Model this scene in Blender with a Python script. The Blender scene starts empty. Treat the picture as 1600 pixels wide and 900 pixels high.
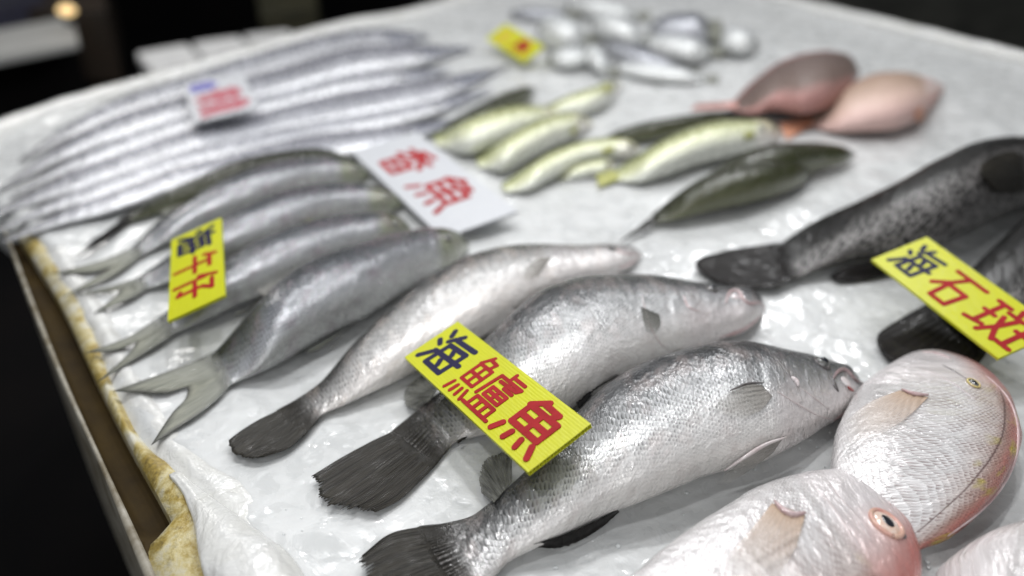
import bpy, bmesh, math, random
from mathutils import Vector, Matrix, noise
random.seed(7)
C = bpy.context.scene
COL = C.collection

# ------------------------------------------------------------------ camera, world, light, exposure
W0, H0, F = 1600.0, 900.0, 1250.0
CAMH, PITCH = 0.45, math.radians(31)
cd = bpy.data.cameras.new("camera"); cam = bpy.data.objects.new("camera", cd); COL.objects.link(cam)
cam.location = (0, 0, CAMH); cam.rotation_euler = (math.pi/2 - PITCH, 0, 0)
cd.sensor_width = 36; cd.lens = 36*F/W0; cd.clip_start = 0.01; cd.clip_end = 100
C.camera = cam
FWD = Vector((0, math.cos(PITCH), -math.sin(PITCH))); UP = Vector((0, math.sin(PITCH), math.cos(PITCH)))
def ray(px, py): return FWD + Vector((1,0,0))*((px-800)/F) - UP*((py-450)/F)
def P(px, py, z=0.0):
    r = ray(px, py); t = (z-CAMH)/r.z
    return Vector((0,0,CAMH)) + r*t
def proj(p):
    q = p - Vector((0,0,CAMH)); d = q.dot(FWD)
    return (800 + F*q.x/d, 450 - F*q.dot(UP)/d)
cd.dof.use_dof = True
cd.dof.focus_distance = (P(930, 655, .05) - Vector((0,0,CAMH))).dot(FWD)
cd.dof.aperture_fstop = 1.9; cd.dof.aperture_blades = 0

C.view_settings.view_transform = 'Standard'; C.view_settings.look = 'None'
C.view_settings.exposure = 0.0; C.view_settings.gamma = 1.0
w = bpy.data.worlds.new("World"); C.world = w; w.use_nodes = True
w.node_tree.nodes['Background'].inputs[0].default_value = (.90, .95, 1, 1)
w.node_tree.nodes['Background'].inputs[1].default_value = 0.12

def area(name, loc, target, sx, sy, power, col=(1, .98, .95)):
    l = bpy.data.lights.new(name, 'AREA'); l.shape = 'RECTANGLE'; l.size = sx; l.size_y = sy
    l.energy = power; l.color = col
    o = bpy.data.objects.new(name, l); COL.objects.link(o); o.location = loc
    o.rotation_euler = (Vector(target)-Vector(loc)).to_track_quat('-Z', 'Y').to_euler()
    return o
CW = (.985, .99, 1)
area("stall_lamp", (-.45, 1.05, 1.25), (-.1, .8, 0), .06, .06, 4.8, CW)
area("stall_lamp", (-.15, 1.15, 1.30), (0, .8, 0), .06, .06, 4.4, CW)
area("stall_lamp", (.30, 1.05, 1.30), (.2, .8, 0), .06, .06, 3.6, CW)
area("stall_lamp", (.70, 1.40, 1.25), (.4, 1.1, 0), .06, .06, 3.6, CW)
area("stall_lamp", (-.40, .15, 1.2), (-.1, .5, 0), .06, .06, 3.8, CW)
area("stall_lamp", (.9, 2.6, 1.4), (.3, 1.9, 0), .4, .12, 11, CW)
area("stall_lamp", (-.2, 2.5, 1.5), (-.2, 1.9, 0), .4, .12, 9, CW)
area("stall_lamp", (-1.5, 2.9, 1.2), (-1.6, 2.9, -.3), .5, .5, 12)  # extra lamp added above the foam boxes to brighten them
area("front_fill_light", (.1, -.75, 1.05), (.1, .7, 0), 1.6, .7, 10, CW)  # unseen soft fill added from the camera side to lift bellies and near flanks
area("overhead_fill_light", (.15, 1.35, 2.1), (.1, 1.0, 0), 2.0, 1.2, 7.5, CW)  # unseen broad overhead area, added for soft diffuse light

# ------------------------------------------------------------------ helpers
def tag(o, label=None, cat=None, group=None, kind=None):
    if label: o['label'] = label
    if cat: o['category'] = cat
    if group: o['group'] = group
    if kind: o['kind'] = kind
    return o
def empty(name, loc, label, cat, group=None):
    o = bpy.data.objects.new(name, None); COL.objects.link(o); o.location = loc; o.empty_display_size = .02
    return tag(o, label, cat, group)
def mesh_obj(name, verts, faces, mat, parent=None, smooth=True, uvs=None, label=None):
    me = bpy.data.meshes.new(name)
    if parent is not None:
        # world coordinates in, stored relative to the root thing's base
        root = parent
        off = Vector((0,0,0))
        while root is not None:
            off = off + Vector(root.location); root = root.parent
        verts = [Vector(v)-off for v in verts]
    me.from_pydata([tuple(v) for v in verts], [], faces); me.update()
    if uvs:
        for nm, data in uvs.items():
            lay = me.uv_layers.new(name=nm)
            buf = [0.0]*(2*len(me.loops))
            for p in me.polygons:
                for k, li in enumerate(p.loop_indices):
                    u = data[me.loops[li].vertex_index] if not isinstance(data, dict) else data[(p.index, k)]
                    buf[2*li], buf[2*li+1] = u[0], u[1]
            lay.data.foreach_set("uv", buf)
    me.polygons.foreach_set("use_smooth", [smooth]*len(me.polygons))
    me.materials.append(mat)
    o = bpy.data.objects.new(name, me); COL.objects.link(o)
    if parent is not None: o.parent = parent
    if label: o['label'] = label
    return o
def catmull(pts, n):
    pts = [Vector((p[0], p[1])) for p in pts]
    if len(pts) == 2: dense = [pts[0].lerp(pts[1], i/40) for i in range(41)]
    else:
        q = [pts[0]*2-pts[1]] + pts + [pts[-1]*2-pts[-2]]; dense = []
        for i in range(1, len(q)-2):
            # centripetal
            p0, p1, p2, p3 = q[i-1], q[i], q[i+1], q[i+2]
            t0 = 0; t1 = t0+max((p1-p0).length, 1e-6)**.5; t2 = t1+max((p2-p1).length, 1e-6)**.5; t3 = t2+max((p3-p2).length, 1e-6)**.5
            for j in range(16):
                t = t1+(t2-t1)*j/16
                a1 = p0*((t1-t)/(t1-t0))+p1*((t-t0)/(t1-t0)); a2 = p1*((t2-t)/(t2-t1))+p2*((t-t1)/(t2-t1)); a3 = p2*((t3-t)/(t3-t2))+p3*((t-t2)/(t3-t2))
                b1 = a1*((t2-t)/(t2-t0))+a2*((t-t0)/(t2-t0)); b2 = a2*((t3-t)/(t3-t1))+a3*((t-t1)/(t3-t1))
                dense.append(b1*((t2-t)/(t2-t1))+b2*((t-t1)/(t2-t1)))
        dense.append(pts[-1])
    L = [0]
    for a, b in zip(dense, dense[1:]): L.append(L[-1]+(b-a).length)
    out = []; k = 0
    for i in (n if isinstance(n, list) else [j/(n-1) for j in range(n)]):
        s = i*L[-1]
        k = 0 if k >= len(L)-1 else k
        while k < len(L)-2 and L[k+1] < s: k += 1
        while k > 0 and L[k] > s: k -= 1
        f = (s-L[k])/max(L[k+1]-L[k], 1e-9)
        out.append(dense[k].lerp(dense[k+1], min(max(f, 0), 1)))
    return out
def sst(a, b, x):
    t = min(max((x-a)/(b-a), 0), 1); return t*t*(3-2*t)
def ns(x, y, z=0): return noise.noise(Vector((x, y, z)))

# ------------------------------------------------------------------ materials
class NT:
    def __init__(s, name):
        m = bpy.data.materials.new(name); m.use_nodes = True; s.m = m; s.t = m.node_tree
        s.b = s.t.nodes['Principled BSDF']
    def n(s, typ, **kw):
        nd = s.t.nodes.new(typ)
        for k, v in kw.items(): setattr(nd, k, v)
        return nd
    def l(s, a, b): s.t.links.new(a, b)
    def math(s, op, a, b=None, c=None, clamp=False):
        nd = s.n('ShaderNodeMath', operation=op); nd.use_clamp = clamp
        for i, x in enumerate((a, b, c)):
            if x is None: continue
            if isinstance(x, (int, float)): nd.inputs[i].default_value = x
            else: s.l(x, nd.inputs[i])
        return nd.outputs[0]
    def ramp(s, fac, stops, interp='LINEAR'):
        nd = s.n('ShaderNodeValToRGB'); r = nd.color_ramp; r.interpolation = interp
        while len(r.elements) < len(stops): r.elements.new(.5)
        for e, (p, c) in zip(r.elements, stops):
            e.position = p
            e.color = (c, c, c, 1) if isinstance(c, (int, float)) else tuple(c)+((1,) if len(c) == 3 else ())
        s.l(fac, nd.inputs[0]); return nd.outputs[0]
    def mix(s, fac, a, b, blend='MIX'):
        nd = s.n('ShaderNodeMix', data_type='RGBA', blend_type=blend)
        for i, x in ((0, fac), (6, a), (7, b)):
            if isinstance(x, (int, float)): nd.inputs[i].default_value = x if i == 0 else (x, x, x, 1)
            elif isinstance(x, tuple): nd.inputs[i].default_value = x+((1,) if len(x) == 3 else ())
            else: s.l(x, nd.inputs[i])
        return nd.outputs[2]
    def uv(s, name): 
        return s.n('ShaderNodeUVMap', uv_map=name).outputs[0]
    def obj(s): return s.n('ShaderNodeTexCoord').outputs['Object']
    def noise(s, vec, scale, detail=3, rough=.5, dist=0):
        nd = s.n('ShaderNodeTexNoise'); s.l(vec, nd.inputs['Vector'])
        nd.inputs['Scale'].default_value = scale; nd.inputs['Detail'].default_value = detail
        nd.inputs['Roughness'].default_value = rough; nd.inputs['Distortion'].default_value = dist
        return nd.outputs['Fac'], nd.outputs['Color']
    def voro(s, vec, scale, feature='F1', rnd=1):
        nd = s.n('ShaderNodeTexVoronoi', feature=feature); s.l(vec, nd.inputs['Vector'])
        nd.inputs['Scale'].default_value = scale; nd.inputs['Randomness'].default_value = rnd
        return nd.outputs['Distance']
    def mapping(s, vec, scale, loc=(0,0,0)):
        nd = s.n('ShaderNodeMapping'); s.l(vec, nd.inputs[0]); nd.inputs['Scale'].default_value = scale
        nd.inputs['Location'].default_value = loc
        return nd.outputs[0]
    def bump(s, h, strength, dist, prev=None):
        nd = s.n('ShaderNodeBump'); nd.inputs['Strength'].default_value = strength; nd.inputs['Distance'].default_value = dist
        s.l(h, nd.inputs['Height'])
        if prev is not None: s.l(prev, nd.inputs['Normal'])
        return nd.outputs[0]
    def set(s, **kw):
        for k, v in kw.items():
            k = {'rough': 'Roughness', 'metal': 'Metallic', 'col': 'Base Color', 'coat': 'Coat Weight', 'coatr': 'Coat Roughness', 'spec': 'Specular IOR Level',
                 'sss': 'Subsurface Weight', 'alpha': 'Alpha', 'normal': 'Normal', 'trans': 'Transmission Weight', 'cn': 'Coat Normal', 'ior': 'IOR'}.get(k, k)
            if isinstance(v, (int, float)): s.b.inputs[k].default_value = v
            elif isinstance(v, tuple): s.b.inputs[k].default_value = v+((1,) if len(v) == 3 else ())
            else: s.l(v, s.b.inputs[k])
            if k == 'Normal': s.l(v, s.b.inputs['Coat Normal'])
        return s.m

def scale_height(t, uv, sx, sy, wob=.42):
    """overlapping scales: two interleaved lattices of discs, the one nearer the head on top"""
    nz = t.n('ShaderNodeTexNoise'); t.l(uv, nz.inputs['Vector']); nz.inputs['Scale'].default_value = 1/(sx*2.2); nz.inputs['Detail'].default_value = 1
    sub = t.n('ShaderNodeVectorMath', operation='SUBTRACT'); t.l(nz.outputs['Color'], sub.inputs[0]); sub.inputs[1].default_value = (.5, .5, .5)
    scl = t.n('ShaderNodeVectorMath', operation='SCALE'); t.l(sub.outputs[0], scl.inputs[0]); scl.inputs['Scale'].default_value = wob*2
    mp = t.mapping(uv, (1/sx, 1/sy, 1))
    add = t.n('ShaderNodeVectorMath', operation='ADD'); t.l(mp, add.inputs[0]); t.l(scl.outputs[0], add.inputs[1])
    hs = []
    for off in (0, .5):
        o = t.n('ShaderNodeVectorMath', operation='ADD'); t.l(add.outputs[0], o.inputs[0]); o.inputs[1].default_value = (off, off, 0)
        sep = t.n('ShaderNodeSeparateXYZ'); t.l(o.outputs[0], sep.inputs[0])
        dx = t.math('SUBTRACT', t.math('FRACT', sep.outputs[0]), .5)
        dy = t.math('SUBTRACT', t.math('FRACT', sep.outputs[1]), .5)
        d = t.math('SQRT', t.math('ADD', t.math('MULTIPLY', dx, dx), t.math('MULTIPLY', dy, dy)))
        mask = t.math('SUBTRACT', 1, t.math('MULTIPLY', t.math('SUBTRACT', d, .46), 14, clamp=True), clamp=True)
        hs.append(t.math('MULTIPLY', mask, t.math('SUBTRACT', .55, dx)))
    return t.math('MAXIMUM', hs[0], hs[1])

def fish_mat(name, stops, sx=.009, sy=.007, rim=.35, bump=.5, metal=.25, rough=.32, head=None, headfrom=.8,
             tint=None, tint_amt=.3, spots=None, latline=None, patch=None, spec=.5, coat=.4, tail=None, lines=None, rimlo=0.0, streak=None):
    t = NT(name)
    uv, sd = t.uv('UVMap'), t.uv('SD')
    sep = t.n('ShaderNodeSeparateXYZ'); t.l(sd, sep.inputs[0]); s_, d_ = sep.outputs[0], sep.outputs[1]
    nf, nc = t.noise(uv, 28, 4, .6)
    d2 = t.math('ADD', d_, t.math('MULTIPLY', t.math('SUBTRACT', nf, .5), .22))
    col = t.ramp(d2, stops)
    hmask = t.ramp(s_, [(max(headfrom-.02, 0), 0), (headfrom+.015, 1)])
    if head: col = t.mix(t.math('MULTIPLY', hmask, .85), col, t.ramp(d2, head))
    if tail: col = t.mix(t.ramp(s_, [(0.01, .95), (.20, 0)]), col, tail)
    h = scale_height(t, uv, sx, sy)
    smask = t.math('SUBTRACT', 1, hmask)
    # the colour of each scale's free edge, stronger on the back than on the belly
    brk, _ = t.noise(uv, 95, 3, .7)
    rimf = t.math('MULTIPLY', t.math('MULTIPLY', t.ramp(h, [(.60, 0), (.95, 1)]), t.ramp(brk, [(.36, .15), (.58, 1)])), t.math('MULTIPLY', smask, t.ramp(d_, [(.15, rimlo), (.6, rim)])))
    col = t.mix(rimf, col, tuple(c*.28 for c in stops[-1][1]))
    if tint is not None:
        tf, _ = t.noise(uv, 45, 3, .65)
        col = t.mix(t.ramp(tf, [(.5, 0), (.68, tint_amt)]), col, tint)
    if streak:
        sf, _ = t.noise(t.mapping(uv, (9, 55, 1)), 1.0, 4, .65)
        col = t.mix(t.ramp(sf, [(.46, 0), (.66, streak[1])]), col, streak[0])
    if spots:
        cs, size, amt = spots
        v = t.voro(uv, size, 'SMOOTH_F1')
        nf2, _ = t.noise(uv, size*.3, 2)
        v = t.math('ADD', v, t.math('MULTIPLY', t.math('SUBTRACT', nf2, .5), .5))
        col = t.mix(t.ramp(v, [(.30, amt), (.5, 0)]), col, cs)
    if patch:
        cp, size, thr, dlo = patch
        pf, _ = t.noise(uv, size, 2, .5)
        m = t.math('MULTIPLY', smask, t.math('MULTIPLY', t.ramp(pf, [(thr, 0), (thr+.08, .75)]), t.ramp(d_, [(dlo, 0), (dlo+.1, 1)])))
        col = t.mix(m, col, cp)
    if latline:
        pos, wd, cl = latline
        # curved line along the flank, dropping towards the tail
        target = t.math('ADD', t.math('MULTIPLY', s_, t.math('SUBTRACT', 1.15, t.math('MULTIPLY', s_, .85))), pos)
        dd = t.math('ABSOLUTE', t.math('SUBTRACT', d_, target))
        m = t.math('MULTIPLY', t.ramp(dd, [(0, .85), (wd, 0)]), smask)
        col = t.mix(m, col, cl)
    fine, _ = t.noise(t.mapping(uv, (1, .55, 1)), 420, 3, .65)
    hh = t.math('MULTIPLY', h, smask)
    nrm = t.bump(hh, bump, .0011)
    nrm = t.bump(fine, .38, .0014, nrm)
    mid, _ = t.noise(uv, 75, 2, .5)
    nrm = t.bump(mid, .42, .004, nrm)
    md2, _ = t.noise(uv, 190, 2, .5)
    nrm = t.bump(md2, .3, .002, nrm)
    if lines:      # fine creases of skin and bone on the gill cover and cheek
        mp = t.mapping(uv, (1, .45, 1))
        wv, _ = t.noise(mp, 120, 3, .6, 1.5)
        nrm = t.bump(t.math('MULTIPLY', wv, hmask), lines, .003, nrm)
    rn, _ = t.noise(uv, 60, 3)
    t.set(col=col, metal=metal, rough=t.ramp(rn, [(.3, rough-.08), (.7, rough+.1)]), normal=nrm, coat=coat, coatr=.12, spec=spec)
    return t.m

def fin_mat(name, c1, c2, nray=26, alpha=(.95, .8), rough=.42, base=None, metal=.1, fade=1.0, rootfade=0, edge=None, specular=.2):
    t = NT(name); uv = t.uv('UVMap')
    sep = t.n('ShaderNodeSeparateXYZ'); t.l(uv, sep.inputs[0])
    mp = t.mapping(uv, (nray, 1.6, 1)); nf, _ = t.noise(mp, 1.0, 3, .55, .2)
    mp2 = t.mapping(uv, (nray*2.6, 1.5, 1)); nf2, _ = t.noise(mp2, 1.0, 2, .5)
    tip = t.ramp(sep.outputs[1], [(0, 1), (.3, .5), (1, 0)])
    col = t.mix(t.ramp(nf, [(.35, 0), (.65, 1)]), c1, c2)
    if edge:
        eu = t.ramp(sep.outputs[0], [(0, 1), (.07, 0), (.93, 0), (1, 1)]); ev = t.ramp(sep.outputs[1], [(.84, 0), (1, .9)])
        col = t.mix(t.math('MAXIMUM', t.math('MULTIPLY', eu, .9), ev), col, edge)
    if base: col = t.mix(t.math('MULTIPLY', tip, .9), col, base)
    a = t.ramp(nf2, [(.35, alpha[1]), (.6, alpha[0])])
    if rootfade: a = t.math('MULTIPLY', a, t.ramp(sep.outputs[1], [(0, 0), (rootfade, 1)]))
    if fade < 1: a = t.math('MULTIPLY', a, t.ramp(sep.outputs[1], [(.1, 1), (1, fade)]))
    wet, _ = t.noise(uv, 9, 2, .5)
    nrm = t.bump(nf2, .5, .0009); nrm = t.bump(nf, .3, .0012, nrm)
    return t.set(col=col, rough=rough, normal=nrm, alpha=a, coat=t.ramp(wet, [(.5, .0), (.7, .35)]), coatr=.15, metal=0.0, spec=specular)
def plain(name, col, rough=.5, metal=0, coat=0, noisecol=None, nscale=40, bump=0, **kw):
    t = NT(name); o = t.obj(); c = col
    nf, _ = t.noise(o, nscale, 4, .6)
    if noisecol: c = t.mix(t.ramp(nf, [(.35, 0), (.7, 1)]), col, noisecol)
    if bump: t.set(normal=t.bump(nf, bump, .003))
    return t.set(col=c, rough=rough, metal=metal, coat=coat, **kw)

M = {}
BAR_HEAD = [(.2, (.70,.65,.64)), (.55, (.56,.52,.52)), (.72, (.30,.295,.30)), (.87, (.085,.088,.092)), (.96, (.05,.052,.055))]
M['seabass'] = fish_mat('silver_grey_skin', [(.15, (.80,.77,.74)), (.40, (.74,.72,.71)), (.60, (.60,.60,.60)), (.76, (.36,.365,.37)), (.87, (.12,.123,.127)), (.96, (.05,.052,.055))],
    sx=.0060, sy=.0040, rim=.85, rimlo=.0, bump=.55, head=BAR_HEAD, headfrom=.755, tint=(.46,.38,.36), tint_amt=.3, tail=(.065,.06,.055), lines=.5, rough=.25, metal=.15, coat=.5)
M['seabass_pale'] = fish_mat('pale_silver_skin', [(.15, (.80,.76,.73)), (.45, (.70,.67,.65)), (.68, (.60,.59,.58)), (.82, (.30,.295,.29)), (.90, (.13,.127,.124)), (.97, (.06,.06,.058))],
    sx=.0062, sy=.0045, rim=.7, rimlo=.0, bump=.45, head=[(.2, (.70,.66,.65)), (.6, (.60,.57,.56)), (.82, (.36,.34,.34)), (.95, (.17,.16,.16))], headfrom=.76, tint=(.66,.55,.48), tint_amt=.25, tail=(.055,.052,.048), lines=.4, rough=.26, metal=.15, coat=.5)
M['threadfin'] = fish_mat('blue_grey_skin', [(.08, (.50,.51,.50)), (.3, (.44,.45,.47)), (.58, (.30,.31,.335)), (.76, (.13,.138,.15)), (.92, (.055,.058,.055))],
    sx=.0060, sy=.0046, rim=1.0, rimlo=.6, bump=1.5, metal=.25, rough=.22, head=[(.2, (.26,.28,.19)), (.5, (.13,.145,.065)), (.85, (.045,.055,.018))], headfrom=.875, tint=(.25,.20,.23), tint_amt=.5, lines=.5, coat=.6)
M['olive'] = fish_mat('dark_olive_skin', [(.1, (.13,.135,.08)), (.3, (.036,.04,.014)), (.6, (.024,.027,.007)), (.9, (.012,.013,.005))],
    sx=.006, sy=.005, rim=.4, bump=.35, metal=.0, rough=.3, coat=.45, spec=.3)
M['ayu'] = fish_mat('pale_yellow_green_skin', [(.1, (.72,.73,.66)), (.4, (.70,.72,.52)), (.66, (.58,.60,.34)), (.86, (.20,.22,.09))],
    sx=.005, sy=.004, rim=.2, bump=.3, metal=.12, rough=.25, head=[(.2, (.76,.73,.68)), (.6, (.66,.64,.48)), (.9, (.3,.3,.12))], headfrom=.84)
M['ribbon'] = fish_mat('mirror_silver_skin', [(.08, (.36,.36,.38)), (.22, (.68,.68,.70)), (.6, (.84,.845,.87)), (.84, (.64,.65,.70)), (.97, (.30,.30,.34))], tail=(.30,.30,.31), streak=((.30,.30,.32), .5),  # edge stops paint the dark gaps between neighbours; tail end shaded in colour
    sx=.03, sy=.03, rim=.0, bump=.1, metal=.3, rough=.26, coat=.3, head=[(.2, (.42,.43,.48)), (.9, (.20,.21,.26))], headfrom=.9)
M['grouper'] = fish_mat('dark_mottled_skin', [(.10, (.21,.20,.195)), (.44, (.15,.142,.138)), (.60, (.022,.021,.020)), (.85, (.005,.005,.0045))],
    sx=.005, sy=.004, rim=.3, bump=.4, metal=.0, rough=.38, spots=((.008,.0075,.007), 260, 1.0), coat=.35, spec=.15)
M['bream'] = fish_mat('pink_silver_skin', [(.08, (.74,.72,.715)), (.6, (.76,.745,.745)), (.78, (.66,.58,.55)), (.88, (.42,.27,.23)), (.97, (.48,.17,.14))],
    sx=.0046, sy=.0036, rim=.75, rimlo=.30, bump=.8, metal=.25, rough=.28, head=[(.1, (.73,.69,.69)), (.60, (.68,.63,.63)), (.80, (.60,.40,.38)), (.95, (.46,.17,.15))], headfrom=.70,
    patch=((.45,.38,.03), 40, .55, .72), latline=(.47, .014, (.10,.05,.045)), lines=.16, coat=.5)
M['snapper_brown'] = fish_mat('rosy_brown_skin', [(.1, (.42,.22,.20)), (.32, (.16,.115,.098)), (.8, (.12,.088,.078)), (.95, (.28,.12,.11))], sx=.006, sy=.005, rim=.3, bump=.4, rough=.45, metal=.0, coat=.05, spec=.3)
M['snapper_pink'] = fish_mat('pale_pink_skin', [(.1, (.66,.46,.42)), (.4, (.62,.45,.38)), (.7, (.42,.30,.23)), (.93, (.34,.22,.17))], sx=.006, sy=.005, rim=.3, bump=.4, rough=.42, metal=.0, coat=.05, spec=.3,
    head=[(.1, (.70,.40,.34)), (.5, (.68,.58,.55)), (.9, (.5,.3,.28))], headfrom=.8)
M['silver'] = fish_mat('bright_silver_skin', [(.1, (.72,.73,.72)), (.45, (.68,.70,.70)), (.75, (.50,.52,.54)), (.95, (.20,.21,.23))], sx=.005, sy=.004, rim=.2, bump=.3, metal=.15, rough=.3, coat=.2)
M['silver_dark'] = fish_mat('dark_backed_silver_skin', [(.1, (.55,.56,.60)), (.35, (.26,.27,.31)), (.7, (.11,.115,.14)), (.95, (.06,.06,.07))], sx=.005, sy=.004, rim=.2, bump=.3, metal=.3, rough=.3)
M['fin_dark'] = fin_mat('dark_brown_fin', (.014,.0125,.010), (.034,.030,.023), 30, (.97, .82), rootfade=.34)
M['fin_black'] = fin_mat('black_fin', (.009,.008,.008), (.018,.016,.015), 24, (1, 1), rootfade=.2, specular=.08)
M['fin_grey'] = fin_mat('grey_fin', (.17,.175,.14), (.31,.31,.25), 22, (1, .85), base=(.27,.275,.26), rootfade=.25, edge=(.05,.05,.045))
M['fin_clear'] = fin_mat('clear_pale_fin', (.40,.38,.345), (.52,.50,.46), 16, (.62, .45), base=(.26,.24,.22), fade=.12)
M['fin_olive'] = fin_mat('olive_grey_fin', (.20,.20,.175), (.32,.32,.29), 10, (.75, .6), base=(.05,.05,.045), fade=.1)
M['fin_glass'] = fin_mat('glassy_dark_fin', (.09,.09,.08), (.22,.22,.20), 14, (.8, .45))
M['fin_amber'] = fin_mat('amber_fin', (.74,.67,.62), (.78,.73,.69), 16, (.55, .42), base=(.60,.42,.28), fade=.0)
M['fin_yellow'] = fin_mat('yellow_fin', (.30,.31,.08), (.5,.5,.2), 10, (1, .85))
M['fin_orange'] = fin_mat('orange_fin', (.60,.26,.15), (.66,.36,.25), 12, (1, .9))
M['fin_rose'] = fin_mat('rose_fin', (.45,.20,.17), (.55,.30,.26), 12, (1, .9))
M['flesh'] = plain('pink_lip_flesh', (.42,.27,.27), .3, coat=.3, noisecol=(.58,.48,.48), nscale=90, bump=.3)
M['lip_grey'] = plain('grey_lip_skin', (.16,.12,.12), .3, coat=.3, noisecol=(.34,.24,.24), nscale=110, bump=.3)
M['blood'] = plain('dark_red_flesh', (.28,.05,.045), .3, coat=.5)
M['membrane'] = plain('white_mouth_membrane', (.72,.68,.68), .25, coat=.5, noisecol=(.6,.5,.5), nscale=120)
M['pupil'] = plain('black_pupil', (.012,.014,.02), .08, coat=1)
M['iris'] = plain('pale_orange_iris', (.74,.62,.55), .2, coat=1, noisecol=(.66,.42,.30), nscale=220)
M['iris_grey'] = plain('grey_iris', (.16,.16,.15), .15, coat=1, noisecol=(.05,.05,.05), nscale=200)
M['eye_rim'] = plain('rosy_eye_rim', (.58,.30,.26), .3, coat=.3, noisecol=(.56,.38,.28), nscale=130)
M['eye_rim_yellow'] = plain('yellow_eye_rim', (.56,.46,.14), .3, coat=.3, noisecol=(.6,.45,.25), nscale=130)
M['skin_edge'] = plain('pale_skin_edge', (.60,.55,.54), .3, coat=.5, noisecol=(.45,.36,.36), nscale=130)
M['silver_ridge'] = plain('silver_fin_ridge', (.55,.55,.57), .35, metal=.2, noisecol=(.40,.40,.42), nscale=60)
M['skin_mid'] = plain('greyish_pink_skin_fold', (.36,.31,.31), .3, coat=.3, noisecol=(.55,.48,.48), nscale=130)
M['skin_dark'] = plain('grey_skin_edge', (.13,.12,.12), .35, coat=.4, noisecol=(.07,.06,.06), nscale=130)
M['yellow'] = None
def board_mat(name, c, c2):
    t = NT(name); uv = t.uv('UVMap'); sep = t.n('ShaderNodeSeparateXYZ'); t.l(uv, sep.inputs[0])
    rib = t.math('SINE', t.math('MULTIPLY', sep.outputs[1], 2*math.pi*22))
    nf, _ = t.noise(uv, 3.5, 4, .6)
    col = t.mix(t.ramp(nf, [(.4, 0), (.75, .55)]), c, c2)
    nrm = t.bump(rib, .12, .0004); f2, _ = t.noise(uv, 14, 3); nrm = t.bump(f2, .2, .002, nrm)
    return t.set(col=col, rough=.36, normal=nrm, coat=.08, coatr=.25, spec=.3)
M['yellow'] = board_mat('yellow_corrugated_plastic', (.52,.53,.012), (.47,.48,.03))
M['white_board'] = board_mat('white_corrugated_plastic', (.50,.51,.53), (.46,.47,.50))
M['red_ink'] = plain('red_marker', (.28,.006,.009), .6, spec=.2, noisecol=(.36,.012,.015), nscale=60)
M['navy_ink'] = plain('navy_marker', (.012,.010,.05), .55, spec=.2, noisecol=(.014,.012,.045), nscale=60)
M['blue_ink'] = plain('blue_marker', (.05,.04,.34), .42)
M['rose_ink'] = plain('faded_red_marker', (.40,.09,.12), .5)
M['orange_ink'] = plain('orange_marker', (.56,.36,.05), .45)

# ice
def ice_mat():
    t = NT('wet_crushed_ice'); o = t.obj()
    a, _ = t.noise(o, 9, 4, .55); b, _ = t.noise(o, 42, 4, .6, .5); c, _ = t.noise(o, 150, 3, .6)
    col = t.ramp(a, [(.3, (.54,.548,.545)), (.52, (.58,.588,.584)), (.7, (.62,.626,.622))])
    col = t.mix(t.ramp(b, [(.3, .14), (.55, 0)]), col, (.44,.46,.455))
    wet = t.ramp(a, [(.45, 1), (.6, .0)])
    nrm = t.bump(b, .18, .006)
    lump = t.voro(o, 85, 'SMOOTH_F1')
    nrm = t.bump(t.math('MULTIPLY', lump, wet), .38, .004, nrm)
    nrm = t.bump(t.math('MULTIPLY', c, t.ramp(a, [(.42, 1), (.6, .0)])), .10, .002, nrm)
    r = t.ramp(b, [(.36, .14), (.56, .45)])
    t.b.inputs['Subsurface Radius'].default_value = (.012, .013, .014); t.b.inputs['Subsurface Scale'].default_value = 1
    return t.set(col=col, rough=r, normal=nrm, spec=.5, sss=.25, coat=.45, coatr=.05)
M['ice'] = ice_mat()
def stain_mat():
    t = NT('yellow_stained_foam'); o = t.obj()
    a, _ = t.noise(o, 26, 5, .7, .4); b, _ = t.noise(o, 140, 4, .7)
    col = t.ramp(a, [(.40, (.56,.54,.46)), (.52, (.50,.43,.22)), (.60, (.34,.25,.06)), (.74, (.11,.075,.02))])
    col = t.mix(t.ramp(b, [(.55, 0), (.72, .6)]), col, (.10,.075,.03))
    return t.set(col=col, rough=.45, normal=t.bump(b, .5, .003), coat=.3, coatr=.2)
M['stain'] = stain_mat()
M['worn'] = plain('worn_dirty_foam_lip', (.36,.34,.29), .5, noisecol=(.10,.075,.035), nscale=30, bump=.3)
M['brown'] = plain('brown_wet_board', (.042,.026,.006), .7, spec=.15, noisecol=(.018,.011,.004), nscale=18, bump=.3)
def film_mat():
    t = NT('clear_white_film'); o = t.obj()
    a, _ = t.noise(o, 16, 4, .6, 1.2); b, _ = t.noise(o, 55, 4, .6, 1.5)
    nrm = t.bump(a, .35, .012); nrm = t.bump(b, .35, .004, nrm)
    col = t.ramp(a, [(.3, (.64,.635,.60)), (.6, (.70,.70,.685))])
    return t.set(col=col, rough=.22, normal=nrm, coat=.6, coatr=.06, alpha=t.ramp(b, [(.3, .88), (.6, .98)]), spec=.6)
M['film'] = film_mat()
M['foam'] = plain('grey_white_foam', (.74,.74,.74), .6, noisecol=(.66,.66,.66), nscale=12)
M['foam_dim'] = plain('dim_grey_steel', (.42,.42,.41), .5, noisecol=(.5,.5,.48), nscale=5)
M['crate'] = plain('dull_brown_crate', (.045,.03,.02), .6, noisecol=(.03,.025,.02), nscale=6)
def glow():
    t = NT('warm_glow'); t.b.inputs['Emission Color'].default_value = (1, .72, .34, 1); t.b.inputs['Emission Strength'].default_value = 1.4
    return t.set(col=(.6,.4,.2))
M['glow'] = glow()
M['dark'] = plain('black_floor', (.0035,.0035,.004), .8, noisecol=(.006,.005,.005), nscale=3, spec=.08)
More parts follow.
